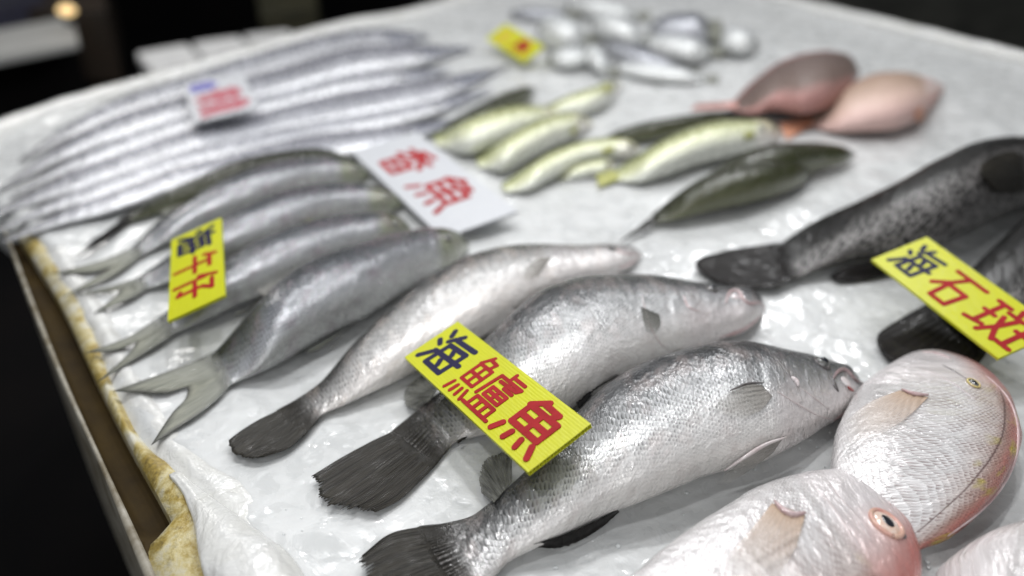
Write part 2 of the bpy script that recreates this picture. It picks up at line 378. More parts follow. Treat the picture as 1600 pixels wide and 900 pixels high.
M['wall'] = plain('dark_green_grey_curtain', (.12,.12,.105), .9, noisecol=(.06,.06,.055), nscale=4, spec=.1)

# ------------------------------------------------------------------ fish builders
class Fish: pass
LAST = {'z': 0}
def fish_root(name, label, cat, group, mid):
    p = P(mid[0], mid[1], 0); return empty(name, p, label, cat, group)
def body(root, dors, vent, z0, k, mat, n=90, m=36, roll=.45, pw=.80, gill=None, tailthin=.10, name='body', kfun=None):
    root = root
    ts = [0.5*(1-math.cos(math.pi*i/(n-1)))*.75 + .25*i/(n-1) for i in range(n)]
    D, V = catmull(dors, ts), catmull(vent, ts)
    verts, uv, sd = [], [], []; prev = None; S = 0
    rows = []
    for i, t in enumerate(ts):
        kk = k*(kfun(t) if kfun else (tailthin+(1-tailthin)*sst(0, .3, t)))
        zc = z0+.01
        for _ in range(5):
            a0, b0 = P(D[i].x, D[i].y, zc), P(V[i].x, V[i].y, zc)
            c = (a0+b0)/2; obs = (a0-b0).length/2
            dirv = (a0-b0).normalized() if obs > 1e-7 else (rows[-1][1] if rows else Vector((0,1,0)))
            vw = Vector((c.x, c.y, zc-CAMH)); hz = Vector((vw.x, vw.y)); e = math.atan2(-vw.z, hz.length)
            cosf = dirv.x*hz.normalized().x + dirv.y*hz.normalized().y
            q = kk*cosf/math.tan(e)
            a = obs/math.sqrt(1+q*q); b = kk*a
            zc = z0 + b
        rows.append([c, dirv, a, b, t])
    LAST['rows'] = [(proj(q[0]), q) for q in rows[:max(4, n//3)]]
    LAST['z'] = rows[0][0].z + rows[0][3]*.35
    # keep the cross direction steady close to the pointed ends
    for i in range(1, n):
        if rows[i][2] < .0012: rows[i][1] = rows[i-1][1]
    for i, (c, dirv, a, b, t) in enumerate(rows):
        if prev is not None: S += (c-prev).length
        prev = c
        per = math.pi*(a+b)/1.0
        for j in range(m+1):
            th = 2*math.pi*j/m - math.pi/2*0
            cs, sn = math.cos(th), math.sin(th)
            x = math.copysign(abs(cs)**pw, cs); y = math.copysign(abs(sn)**pw, sn)
            f = 1.0
            dv = math.cos(th-roll)
            if gill:
                sg, amp = gill
                edge = sg + .035*(dv*dv) - .01
                f = 1+amp*sst(edge-.006, edge+.004, t)*(1-sst(sg+.03, sg+.16, t))*sst(.98, .5, abs(dv))
                # a second, softer ridge: the cheek plate
                e2 = sg+.085+.03*dv*dv
                f += amp*.45*sst(e2-.005, e2+.003, t)*(1-sst(e2+.01, e2+.07, t))*sst(.98, .5, abs(dv))
            wob = 1+.022*ns(S*22, th*1.2, root.location.x*7)+.008*ns(S*70, th*3, root.location.y*9)
            z = b + b*y*f*wob
            verts.append(c.copy() + dirv*(a*x*(1+(f-1)*.3)*wob) + Vector((0,0,1))*(z-b))
            uv.append((S, th/(2*math.pi)*per*.5 if False else (math.acos(max(-1, min(1, dv)))/math.pi)*per*.5))
            sd.append((t, dv*.5+.5))
    faces = []
    for i in range(n-1):
        for j in range(m):
            a1 = i*(m+1)+j; faces.append((a1, a1+1, a1+m+2, a1+m+1))
    # weld-free seam: share the last column with the first by geometry only; close the ends
    c0 = len(verts); verts.append(rows[0][0].copy()); uv.append((0, 0)); sd.append((0, .5))
    c1 = len(verts); verts.append(rows[-1][0].copy()); uv.append((S, 0)); sd.append((1, .5))
    for j in range(m):
        faces.append((c0, j+1, j)); faces.append((c1, (n-1)*(m+1)+j, (n-1)*(m+1)+j+1))
    o = mesh_obj(name, verts, faces, mat, root, True, {'UVMap': uv, 'SD': sd})
    me = o.data
    bm = bmesh.new(); bm.from_mesh(me); bmesh.ops.remove_doubles(bm, verts=bm.verts, dist=1e-6); bmesh.ops.recalc_face_normals(bm, faces=bm.faces)
    bm.to_mesh(me); bm.free(); me.update()
    f = Fish(); f.o = o; f.root = root; f.S = S
    off = Vector(root.location); cp = Vector((0,0,CAMH))
    f.surf = []; LAST['f'] = f
    for v in me.vertices:
        wv = v.co+off; nn = v.normal
        if nn.dot(cp-wv) > 0: f.surf.append((proj(wv), wv, nn.copy()))
    return f
def on(f, px, py, lift=0):
    best = sorted(f.surf, key=lambda q: (q[0][0]-px)**2+(q[0][1]-py)**2)[:4]
    wsum = 0; n = Vector((0,0,0)); dep = 0
    for q in best:
        wt = 1/(((q[0][0]-px)**2+(q[0][1]-py)**2)+.5)
        n += q[2]*wt; dep += (q[1]-Vector((0,0,CAMH))).dot(FWD)*wt; wsum += wt
    n.normalize(); d = dep/wsum
    return Vector((0,0,CAMH)) + ray(px, py)*d + n*lift, n
def fin(parent, name, root, tip, s1, s2, zr, zt, mat, nu=50, nv=22, rag=0.0, wave=.00025, nray=14, thick=.0005, surf=None, lift=.0015, zfun=None, seed=0, shift=10):
    """membrane fin: Coons patch between four traced edges (root, tip, side, side), laid out in the place"""
    tailsurf = None
    if name == 'tail_fin':
        zr = LAST['z']; r0 = Vector(LAST['rows'][0][0]); rk = Vector(LAST['rows'][max(2, len(LAST['rows'])//3)][0]); dr = (rk-r0).normalized()
        if shift: root = [tuple(Vector(q)+dr*shift) for q in root]; s1 = [root[0]]+list(s1[1:]) if s1 else None; s2 = [root[-1]]+list(s2[1:]) if s2 else None
        tailsurf = Fish(); c_ = Vector(root[0]).lerp(Vector(root[-1]), .5)
        tailsurf.surf = [q for q in LAST['f'].surf if (Vector(q[0])-c_).length < 90 + shift]
    R_, T_ = catmull(root, nu), catmull(tip, nu)
    A_ = catmull(s1 or [root[0], tip[0]], nv); B_ = catmull(s2 or [root[-1], tip[-1]], nv)
    verts, uv = [], []
    for i in range(nu):
        u = i/(nu-1)
        jag = rag*(abs(ns(u*nray*1.3, seed, 3.1))*1.6 + .5*abs(ns(u*nray*4, seed, 7.7)))*min(1, 6*u+.2, 6*(1-u)+.2)
        for j in range(nv):
            v = j/(nv-1)*(1-jag)
            jj = v*(nv-1); j0 = min(int(jj), nv-2); fr = jj-j0
            a = A_[j0].lerp(A_[j0+1], fr); b = B_[j0].lerp(B_[j0+1], fr)
            p = (1-v)*R_[i]+v*T_[i] + (1-u)*a+u*b - ((1-u)*(1-v)*R_[0]+u*(1-v)*R_[-1]+(1-u)*v*T_[0]+u*v*T_[-1])
            if surf is not None:
                q, n = on(surf, p.x, p.y, lift*(.4+1.2*v))
            else:
                z = (zfun(u, v) if zfun else zr+(zt-zr)*sst(0, 1, v)) + wave*math.sin(u*nray*2*math.pi)*min(1, v*3) + wave*2*ns(u*3, v*2, seed+5)
                q = P(p.x, p.y, z)
                if tailsurf is not None and v < .6 and tailsurf.surf:
                    dmin = min((s_[0][0]-p.x)**2+(s_[0][1]-p.y)**2 for s_ in tailsurf.surf)
                    if dmin < 90:
                        q2, n2 = on(tailsurf, p.x, p.y, .0007); wq = sst(90, 20, dmin)
                        if q2.z > q.z: q = q.lerp(q2, wq)
            verts.append(q); uv.append((u, v))
    faces = [(i*nv+j, (i+1)*nv+j, (i+1)*nv+j+1, i*nv+j+1) for i in range(nu-1) for j in range(nv-1)]
    o = mesh_obj(name, verts, faces, mat, parent, True, {'UVMap': uv})
    me = o.data
    nz = sum(p.normal.z for p in me.polygons)
    if nz < 0: me.flip_normals()
    md = o.modifiers.new('thickness', 'SOLIDIFY'); md.thickness = thick; md.offset = -1
    return o
def tube(parent, name, pts, radii, mat, seg=8, close=True):
    verts = []; n = len(pts)
    for i, p in enumerate(pts):
        d = (pts[min(i+1, n-1)]-pts[max(i-1, 0)]).normalized()
        x = d.cross(Vector((0,0,1))); x = x.normalized() if x.length > 1e-5 else Vector((1,0,0)); y = d.cross(x)
        for j in range(seg):
            a = 2*math.pi*j/seg; verts.append(p + (x*math.cos(a)+y*math.sin(a))*radii[i])
    faces = [(i*seg+j, i*seg+(j+1) % seg, (i+1)*seg+(j+1) % seg, (i+1)*seg+j) for i in range(n-1) for j in range(seg)]
    faces += [tuple(range(seg))[::-1], tuple((n-1)*seg+j for j in range(seg))]
    return mesh_obj(name, verts, faces, mat, parent)
def line_on(f, name, px, r0, mat, lift=0, n=16, parent=None, prof=None):
    c = catmull(px, n); pts = [on(f, p.x, p.y, lift)[0] for p in c]
    # relax
    for _ in range(3): pts = [pts[0]]+[(pts[i-1]+pts[i]*2+pts[i+1])/4 for i in range(1, n-1)]+[pts[-1]]
    rad = [r0*(prof(i/(n-1)) if prof else math.sin(math.pi*(.12+.76*i/(n-1)))) for i in range(n)]
    return tube(parent or f.root, name, pts, rad, mat)
def ellipsoid(parent, name, c, nrm, rx, ry, rz, mat, xdir=None, seg=20):
    z = nrm.normalized(); x = (xdir or Vector((1,0,0))); x = (x-z*x.dot(z)).normalized(); y = z.cross(x)
    verts = []; faces = []
    rings = 10
    for i in range(rings+1):
        ph = math.pi*i/rings
        for j in range(seg):
            a = 2*math.pi*j/seg
            verts.append(c + x*rx*math.sin(ph)*math.cos(a) + y*ry*math.sin(ph)*math.sin(a) + z*rz*math.cos(ph))
    for i in range(rings):
        for j in range(seg): faces.append((i*seg+j, (i+1)*seg+j, (i+1)*seg+(j+1) % seg, i*seg+(j+1) % seg))
    return mesh_obj(name, verts, faces, mat, parent)
def eye(f, px, py, r, iris, rim=None, pr=.5, flat=.5, ar=1.0, xdir=None):
    c, n = on(f, px, py, 0)
    e = ellipsoid(f.root, 'eye', c, n, r, r*ar, r*flat, M[iris], xdir)
    ellipsoid(e, 'pupil', c+n*r*flat*.55, n, r*pr, r*pr*ar*.85, r*flat*.62, M['pupil'], xdir)
    if rim: 
        z = n; x = (xdir or Vector((1,0,0))); x = (x-z*x.dot(z)).normalized(); y = z.cross(x)
        k = 24; pts = [c + (x*math.cos(2*math.pi*i/k) + y*ar*math.sin(2*math.pi*i/k))*r*1.03 + n*r*.08 for i in range(k+1)]
        tube(e, 'eyelid', pts, [r*.15]*(k+1), M[rim])
    return e

# ------------------------------------------------------------------ the setting
def add_box(name, c, size, mat, rz=0, parent=None, bevel=0):
    bm = bmesh.new(); bmesh.ops.create_cube(bm, size=1)
    bmesh.ops.scale(bm, vec=size, verts=bm.verts)
    if bevel: bmesh.ops.bevel(bm, geom=bm.edges[:], offset=bevel, segments=2, affect='EDGES')
    bmesh.ops.rotate(bm, cent=(0,0,0), matrix=Matrix.Rotation(rz, 3, 'Z'), verts=bm.verts)
    me = bpy.data.meshes.new(name); bm.to_mesh(me); bm.free(); me.materials.append(mat)
    o = bpy.data.objects.new(name, me); COL.objects.link(o); o.location = c
    if parent: o.parent = parent
    return o
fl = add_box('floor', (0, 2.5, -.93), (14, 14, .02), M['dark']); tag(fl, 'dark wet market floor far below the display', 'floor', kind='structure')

# the ice bed
Wc, Nc = P(-75, 244, 0), P(985, -55, 0)
LEFT = [(-75,244), (-30,310), (40,368), (118,462), (158,590), (212,690), (285,742), (350,850), (400,950), (470,1080), (560,1220)]
FARL = [(-75,244), (2,207), (120,168), (260,128), (400,86), (520,50), (640,28), (740,-2), (860,-28), (985,-55)]
nu, nv = 420, 420
lw = catmull(LEFT, [ (j/(nv-1)) for j in range(nv)]); fw = catmull(FARL, [(i/(nu-1)) for i in range(nu)])
# rows equally spaced in the place rather than along the pixels
Lw = [P(p.x, p.y, -.004) for p in lw]; Fw = [P(p.x, p.y, -.004) for p in fw]
RIGHT = [(985,-55), (1120,-27), (1250,3), (1400,39), (1600,88), (1900,164), (2500,320)]
rw = catmull(RIGHT, [j/(nv-1) for j in range(nv)]); Rw = [P(p.x, p.y, -.004) for p in rw]
far = Rw[-1]; q1 = P(1600, 88, -.004); q0 = P(1250, 3, -.004); dr = (q1-q0)/(q1.y-q0.y)
Rw = [Rw[j] if Rw[j].y > q1.y else q1 + dr*(Rw[j].y-q1.y) for j in range(nv)]
yl = [q.y for q in Rw]; k0 = max(i for i in range(nv) if yl[i] > q1.y)
for i in range(k0+1, nv): Rw[i] = q1 + dr*((.08-q1.y)*((i-k0)/(nv-1-k0)))
Re = Rw[-1]; Bw = [Lw[-1].lerp(Re, i/(nu-1)) for i in range(nu)]
verts = []
XD = Vector((Nc.x-Wc.x, Nc.y-Wc.y, 0)).normalized()
for j in range(nv):
    for i in range(nu):
        u = i/(nu-1); v = j/(nv-1)
        p = (1-v)*Fw[i] + v*Bw[i] + (1-u)*Lw[j] + u*Rw[j] - ((1-u)*(1-v)*Fw[0] + u*(1-v)*Fw[-1] + (1-u)*v*Bw[0] + u*v*Bw[-1])
        x, y = p.x, p.y
        di = (Fw[i]-Lw[0]).length; dj = (Lw[j]-Lw[0]).length
        z = -.005 + .0035*ns(x*8, y*8, 1) + .0022*ns(x*22, y*22, 2) + .0006*abs(ns(x*48, y*48, 3))
        z += .004*sst(.05, 0, di) - .012*sst(.03, 0, di)**2
        verts.append(Vector((x, y, z)))
faces = [(j*nu+i, (j+1)*nu+i, (j+1)*nu+i+1, j*nu+i+1) for j in range(nv-1) for i in range(nu-1)]
# thin side skirt so that the bed is a slab, not a sheet
base = len(verts); ring = [i for i in range(nu)] + [j*nu+nu-1 for j in range(1, nv)] + [(nv-1)*nu+i for i in range(nu-2, -1, -1)] + [j*nu for j in range(nv-2, 0, -1)]
for r in ring: verts.append(verts[r]-Vector((0,0,.06)))
for q in range(len(ring)):
    faces.append((ring[q], ring[(q+1) % len(ring)], base+(q+1) % len(ring), base+q))
ice = mesh_obj('ice_bed', verts, faces, M['ice'], None, True)
tag(ice, 'bed of wet white crushed ice that all the fish lie on', 'ice', kind='stuff')

# loose chips of clear ice and melt lumps
def chip_mat():
    t = NT('clear_ice_chips'); o = t.obj(); a, _ = t.noise(o, 200, 2)
    return t.set(col=(.72,.74,.74), rough=.08, trans=.15, ior=1.31, normal=t.bump(a, .3, .002), spec=.6, coat=.3)
M['chip'] = chip_mat()
vs, fs = [], []
rnd = random.Random(11); made = 0
while made < 900:
    px, py = rnd.uniform(150, 1700), rnd.uniform(60, 1000)**1.0
    q = P(px, py, -.004)
    dens = ns(q.x*7, q.y*7, 12)
    if dens < .05 or rnd.random() > dens*2.2+.1 or px < 230+py*.25: continue
    made += 1; sz = rnd.uniform(.0012, .0036)*(1.3 if rnd.random() < .1 else 1); k = len(vs)
    rot = Matrix.Rotation(rnd.random()*6.3, 3, Vector((rnd.random()-.5, rnd.random()-.5, rnd.random()-.5)).normalized())
    zz = -.005 + .0035*ns(q.x*8, q.y*8, 1) + .0016*ns(q.x*22, q.y*22, 2) + .0005*ns(q.x*60, q.y*60, 3)
    for v in ((1,0,0), (-1,0,0), (0,1,0), (0,-1,0), (0,0,1), (0,0,-1), (.6,.6,.5), (-.6,.5,-.5)):
        w3 = rot @ (Vector(v)*sz*rnd.uniform(.6, 1.2)); w3.z *= .6; vs.append(Vector((q.x, q.y, zz+sz*.15)) + w3)
    for a, b, c in ((0,2,4), (2,1,4), (1,3,4), (3,0,4), (2,0,5), (1,2,5), (3,1,5), (0,3,5)): fs.append((k+a, k+b, k+c))
o = mesh_obj('ice_chips', vs, fs, M['chip'], None, False)
tag(o, 'loose clear ice chips scattered over the wet ice bed', 'ice chips', kind='stuff')
md = o.modifiers.new('round', 'SUBSURF'); md.levels = 1; md.render_levels = 1

# tray rim on the near left: outer lip, sunken channel, stained inner shelf
A_ = [(5,360), (48,478), (98,600), (154,722), (206,850), (262,980), (330,1120)]
B_ = [(10,360), (55,476), (106,600), (162,722), (222,850), (280,980), (350,1120)]
C_ = [(24,362), (92,470), (146,585), (198,688), (252,785), (268,822), (232,858), (286,985), (356,1122)]
D_ = [(62,372), (128,462), (168,590), (222,690), (297,742), (372,850), (470,1000)]
n = 70
a, b, c, d = (catmull(q, n) for q in (A_, B_, C_, D_))
tr = empty('display_tray', P(150, 722, -.02), 'stained tray edge with a brown channel along the near left side', 'tray')
def strip(name, rows, mat):
    vs = []; k = len(rows[0])
    for r in rows: vs += r
    fs = [(i*k+j, i*k+j+1, (i+1)*k+j+1, (i+1)*k+j) for i in range(len(rows)-1) for j in range(k-1)]
    return mesh_obj(name, vs, fs, mat, tr)
rows_lip, rows_ch, rows_sh = [], [], []
for i in range(n):
    y = b[i].y; end = sst(800, 850, y)
    zl = -.012
    A, B = P(a[i].x, a[i].y, zl), P(b[i].x, b[i].y, zl)
    out = (A-B).normalized()
    rows_lip.append([A+out*.002+Vector((0,0,-.25)), A+out*.001+Vector((0,0,-.004)), A, A.lerp(B, .5)+Vector((0,0,.0012)), B, B+Vector((0,0,-.002))])
    Cc, Dd = P(c[i].x, c[i].y, zl), P(d[i].x, d[i].y, -.004)
    dep = .016*(1-end)+.001
    rows_ch.append([B+Vector((0,0,-.002)), B+Vector((0,0,-dep*.6)), B.lerp(Cc, .35)+Vector((0,0,-dep)), B.lerp(Cc, .7)+Vector((0,0,-dep*.98)), Cc+Vector((0,0,-dep*.95))])
    nz = .002*ns(i*.4, 0, 1)
    rows_sh.append([Cc+Vector((0,0,-dep)), Cc+Vector((0,0,-.003)), Cc+Vector((0,0,nz)), Cc.lerp(Dd, .35)+Vector((0,0,.002+nz)), Cc.lerp(Dd, .7)+Vector((0,0,.001)), Dd+Vector((0,0,-.004)), Dd+Vector((.012,.0,-.012))])
strip('outer_lip', rows_lip, M['worn']); strip('channel', rows_ch, M['brown']); strip('inner_shelf', rows_sh, M['stain'])

# film liner along that edge: crumpled sheet plus a rolled fold at the near corner
ln = empty('plastic_liner', P(330, 800, 0), 'crumpled clear white plastic film folded over the near left corner of the ice', 'plastic film')
E1 = catmull([(60,385), (112,470), (150,540), (176,600), (215,668), (262,735), (300,800), (345,880), (400,960)], 160)
E2 = catmull([(120,380), (175,470), (235,590), (300,660), (360,720), (430,760), (470,830), (520,910), (580,1000)], 160)
vs, k = [], 26
for i in range(160):
    for j in range(k):
        v = j/(k-1); p = E1[i].lerp(E2[i], v)
        q = P(p.x, p.y, 0)
        cr = .0045*abs(ns(q.x*22+q.y*20, q.y*26-q.x*10, 2)) + .0022*abs(ns(q.x*55+q.y*60, q.y*20, 4)) + .0004*abs(ns(q.x*140, q.y*120, 6))
        vs.append(Vector((q.x, q.y, -.0035 + .0045*math.sin(math.pi*min(1, v*1.1))*.6 + cr*(1-.85*v) - .006*v*v - .010*(1-v)**4)))
fs = [(i*k+j, i*k+j+1, (i+1)*k+j+1, (i+1)*k+j) for i in range(159) for j in range(k-1)]
o = mesh_obj('crumpled_sheet', vs, fs, M['film'], ln)
md = o.modifiers.new('thickness', 'SOLIDIFY'); md.thickness = .0003
path = catmull([(272,735), (300,765), (338,815), (378,872), (425,945), (480,1030), (540,1130)], 70)
vs = []; sg = 40
for i, p in enumerate(path):
    t = i/69; r = .004 + .018*sst(0, .45, t); q = P(p.x, p.y, .0)
    for j in range(sg):
        a0 = 2*math.pi*j/sg
        rr = r*(1+.16*ns(math.cos(a0)*1.5+t*5, math.sin(a0)*1.5, 3)+.05*ns(math.cos(a0)*5+t*20, math.sin(a0)*5, 5))
        sq = .72
        vs.append(q + Vector((math.cos(a0)*rr*1.15, math.cos(a0)*rr*.45, math.sin(a0)*rr*sq + r*.35 - .006)))
fs = [(i*sg+j, i*sg+(j+1) % sg, (i+1)*sg+(j+1) % sg, (i+1)*sg+j) for i in range(69) for j in range(sg)]
fs += [tuple(range(sg))[::-1], tuple(69*sg+j for j in range(sg))]
mesh_obj('rolled_fold', vs, fs, M['film'], ln)

# pale bead of film-wrapped foam along the far left and far right edges
def edge_bead(name, px, r, z, label, mat):
    pts = [P(p.x, p.y, z) for p in catmull(px, 90)]; sg = 12; vs = []
    for i, p in enumerate(pts):
        dd = (pts[min(i+1, 89)]-pts[max(i-1, 0)]).normalized(); x = Vector((dd.y, -dd.x, 0)); 
        rr = r*(1+.18*ns(i*.23, 1, 1))
        for j in range(sg):
            a0 = 2*math.pi*j/sg; vs.append(p+x*math.cos(a0)*rr*1.5+Vector((0,0,math.sin(a0)*rr)))
    fs = [(i*sg+j, i*sg+(j+1) % sg, (i+1)*sg+(j+1) % sg, (i+1)*sg+j) for i in range(89) for j in range(sg)]
    fs += [tuple(range(sg))[::-1], tuple(89*sg+j for j in range(sg))]
    o = mesh_obj(name, vs, fs, mat); tag(o, label, 'tray edge'); return o
edge_bead('tray_edge', [(-60,250), (2,205), (130,160), (260,122), (400,82), (520,46), (640,24), (760,-12), (980,-66)], .016, -.006, 'white film covered tray edge behind the long silver ribbon fish', M['foam_edge'] if 'foam_edge' in M else M['film'])
edge_bead('tray_edge', [(1000,-60), (1120,-32), (1250,6), (1400,42), (1600,92), (1760,128), (1900,165)], .014, 0.0, 'white raised tray edge beyond the pink fish, top right', M['film'])

# background: dark wall panels, foam boxes, counter with warm lamp
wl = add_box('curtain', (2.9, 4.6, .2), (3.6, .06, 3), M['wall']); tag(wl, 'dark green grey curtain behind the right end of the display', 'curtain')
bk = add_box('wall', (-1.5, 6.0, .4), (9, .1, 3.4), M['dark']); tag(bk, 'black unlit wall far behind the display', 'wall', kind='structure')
def prism(name, px, z, depth, mat, parent, z2=None):
    tp = [P(x, y, z) for x, y in px]; k = len(tp)
    vs = tp + [v-Vector((0,0,depth)) for v in tp]
    fs = [tuple(range(k)), tuple(range(2*k-1, k-1, -1))] + [(i, i+k, (i+1) % k + k, (i+1) % k) for i in range(k)]
    o = mesh_obj(name, vs, fs, mat, parent, False)
    bm = bmesh.new(); bm.from_mesh(o.data); bmesh.ops.recalc_face_normals(bm, faces=bm.faces); bmesh.ops.bevel(bm, geom=bm.edges[:], offset=.006, segments=2, affect='EDGES'); bm.to_mesh(o.data); bm.free()
    return o
boxpx = [([(212,82), (293,68), (345,130), (262,140)], 'left most of the three grey white foam boxes behind the ribbon fish'),
         ([(300,66), (373,56), (425,100), (352,128)], 'middle one of the three foam boxes behind the ribbon fish'),
         ([(380,54), (450,46), (500,80), (432,98)], 'right most of the three foam boxes, partly behind the silver ribbon fish')]
for px, lb in boxpx:
    r = empty('foam_box', P(px[0][0]+60, px[0][1]+30, -.3)+Vector((0,0,-.35)), lb, 'foam box', 'foam boxes behind the display')
    prism('lid', px, -.30, .04, M['foam'], r)
    cx = sum(p[0] for p in px)/4; cy = sum(p[1] for p in px)/4
    prism('box', [(cx+(x-cx)*.95, cy+(y-cy)*.95) for x, y in px], -.335, .31, M['foam'], r)
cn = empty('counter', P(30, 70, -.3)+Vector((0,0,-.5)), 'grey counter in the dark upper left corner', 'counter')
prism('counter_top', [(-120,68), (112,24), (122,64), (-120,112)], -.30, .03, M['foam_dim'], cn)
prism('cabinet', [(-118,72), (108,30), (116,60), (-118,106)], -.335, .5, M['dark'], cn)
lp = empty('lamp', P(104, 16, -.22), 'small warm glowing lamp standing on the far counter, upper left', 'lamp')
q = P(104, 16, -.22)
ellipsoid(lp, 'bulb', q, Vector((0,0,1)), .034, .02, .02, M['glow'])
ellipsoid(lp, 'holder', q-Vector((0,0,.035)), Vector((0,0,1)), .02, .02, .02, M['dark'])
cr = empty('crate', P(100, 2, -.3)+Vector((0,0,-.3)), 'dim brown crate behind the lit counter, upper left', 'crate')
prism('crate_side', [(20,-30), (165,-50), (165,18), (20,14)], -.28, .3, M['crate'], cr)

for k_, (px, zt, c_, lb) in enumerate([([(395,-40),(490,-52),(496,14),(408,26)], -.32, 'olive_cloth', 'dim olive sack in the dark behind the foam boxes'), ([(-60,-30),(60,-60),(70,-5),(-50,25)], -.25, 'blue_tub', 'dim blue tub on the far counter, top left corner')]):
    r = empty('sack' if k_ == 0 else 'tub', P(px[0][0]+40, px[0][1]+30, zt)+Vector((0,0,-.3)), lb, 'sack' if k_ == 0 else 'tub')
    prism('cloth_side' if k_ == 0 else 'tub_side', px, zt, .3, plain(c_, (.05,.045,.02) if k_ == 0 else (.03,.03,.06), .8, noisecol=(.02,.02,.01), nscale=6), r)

# ------------------------------------------------------------------ sea bass, three in a row
G = 'sea bass beside the front sign'
# back one
r = fish_root('sea_bass', 'smallest palest sea bass, above the front yellow sign, head at the black tail', 'fish', G, (680,500))
f = body(r, [(432,641), (466,622), (500,598), (545,545), (600,492), (650,450), (710,412), (770,392), (840,385), (900,385), (950,383), (985,386), (1003,396)],
         [(474,684), (502,650), (540,632), (590,608), (640,585), (720,548), (800,502), (860,468), (920,443), (960,430), (988,417), (1003,400)],
         -.002, .48, M['seabass_pale'], n=130, m=48, gill=(.76, .05), roll=.55)
fin(r, 'tail_fin', [(474,620), (508,645)], [(357,688), (357,700), (366,710), (391,717), (410,714)], [(474,620), (434,641), (400,658), (372,676), (357,688)], [(508,645), (473,682), (450,700), (410,714)], .009, .002, M['fin_dark'], rag=.05, shift=0, nray=20)
fin(r, 'anal_fin', [(545,578+8), (635,553)], [(545,584), (632,560)], None, None, .004, .001, M['fin_dark'], nv=8, rag=.1)
fin(r, 'pectoral_fin', [(862,402), (850,418)], [(812,428), (822,440)], [(862,402), (840,406), (812,428)], [(850,418), (838,432), (822,440)], 0, 0, M['fin_clear'], nu=24, nv=14, surf=f)
fin(r, 'dorsal_fin', [(515,548), (560,500), (610,470)], [(520,540), (575,485), (620,452)], None, None, .012, .014, M['fin_glass'], nv=8, rag=.3)
line_on(f, 'lip', [(950,385), (972,395), (1000,398)], .0016, M['flesh'])
line_on(f, 'lower_lip', [(1000,402), (985,412), (966,420)], .0014, M['flesh'])
eye(f, 956, 389, .0046, 'iris_grey', 'skin_dark', pr=.74, flat=.7)
# middle one
r = fish_root('sea_bass', 'sea bass lying under the front yellow sign, open pink mouth, frayed dark tail', 'fish', G, (920,540))
f = body(r, [(612,674), (662,632), (700,600), (745,545), (800,488), (850,455), (900,440), (960,436), (1020,437), (1080,444), (1130,449), (1163,450), (1188,466), (1196,480)],
         [(682,727), (712,692), (740,682), (790,672), (850,655), (920,628), (985,592), (1050,562), (1100,543), (1140,528), (1168,518), (1188,500), (1196,482)],
         -.002, .50, M['seabass'], n=170, m=60, gill=(.73, .05), roll=.65)
fin(r, 'tail_fin', [(664,634), (710,690)], [(486,744), (493,768), (500,787), (520,794), (545,798), (585,800)], [(664,634), (614,673), (587,686), (535,714), (486,744)], [(710,690), (681,726), (655,752), (622,782), (585,800)], .012, .002, M['fin_dark'], shift=0, nu=110, nv=30, rag=.12, nray=26)
fin(r, 'soft_dorsal_fin', [(690,600), (672,625)], [(660,585), (634,606), (632,632), (650,640)], None, None, .012, .001, M['fin_glass'], rag=.08)
fin(r, 'anal_fin', [(714,688), (730,680)], [(716,694), (742,676)], None, None, .006, .004, M['fin_dark'], nu=20, nv=6, rag=.3)
fin(r, 'dorsal_fin', [(800,488), (850,458), (885,445)], [(806,480), (842,462), (875,446)], None, None, .016, .028, M['fin_dark'], nv=8, rag=.4, nray=8)
fin(r, 'pectoral_fin', [(1002,480), (1030,492)], [(1008,520), (1020,524)], [(1002,480), (1004,500), (1008,520)], [(1030,492), (1030,510), (1020,524)], 0, 0, M['fin_olive'], nu=22, nv=14, surf=f)
fin(r, 'pelvic_fin', [(1060,545), (1090,545)], [(1005,575), (1020,580)], None, None, 0, 0, M['fin_clear'], nu=20, nv=14, surf=f)
eye(f, 1112, 452, .0056, 'iris_grey', 'skin_dark', pr=.74, flat=.7)
line_on(f, 'upper_lip', [(1134,474), (1140,456), (1154,454), (1160,468), (1172,476), (1188,472), (1194,482)], .0020, M['flesh'], .0003, 24)
line_on(f, 'lower_jaw', [(1193,488), (1180,502), (1160,515), (1140,523), (1124,527)], .0026, M['flesh'], -.0005, 20)
cpt, nn = on(f, 1149, 464, .0003); ellipsoid(r, 'mouth_membrane', cpt, nn, .005, .0042, .0010, M['membrane'])
line_on(f, 'cheek_mark', [(1068,462), (1076,480), (1092,486)], .0012, M['flesh']); 
line_on(f, 'gill_edge', [(1002,458), (1012,500), (1030,535), (1050,552)], .0010, M['skin_edge'], n=20)
# front one
r = fish_root('sea_bass', 'nearest and largest sea bass, below the front yellow sign, mouth at the silver pink bream', 'fish', G, (1050,680))
f = body(r, [(655,824), (695,817), (737,806), (765,786), (793,763), (830,728), (880,668), (910,636), (940,609), (975,586), (1030,562), (1090,546), (1150,541), (1210,549), (1260,558), (1300,568), (1322,573), (1335,585), (1346,597), (1355,600)],
         [(722,945), (748,925), (775,900), (793,880), (835,856), (905,824), (957,799), (1010,782), (1066,762), (1110,745), (1165,732), (1215,715), (1262,690), (1298,665), (1318,652), (1334,632), (1348,612), (1355,603)],
         -.002, .52, M['seabass'], n=230, m=80, gill=(.745, .055), roll=.65)
SB3 = f
fin(r, 'tail_fin', [(705,818), (758,915)], [(566,868), (556,880), (566,905), (580,925), (600,945), (640,965)], [(705,818), (657,823), (607,835), (566,868)], [(758,915), (721,943), (690,960), (640,965)], .016, .003, M['fin_dark'], shift=0, nu=130, nv=32, rag=.16, nray=26, seed=3)
fin(r, 'soft_dorsal_fin', [(800,752), (772,785)], [(800,700), (760,715), (748,745), (752,770)], None, None, .016, .001, M['fin_glass'], rag=.12)
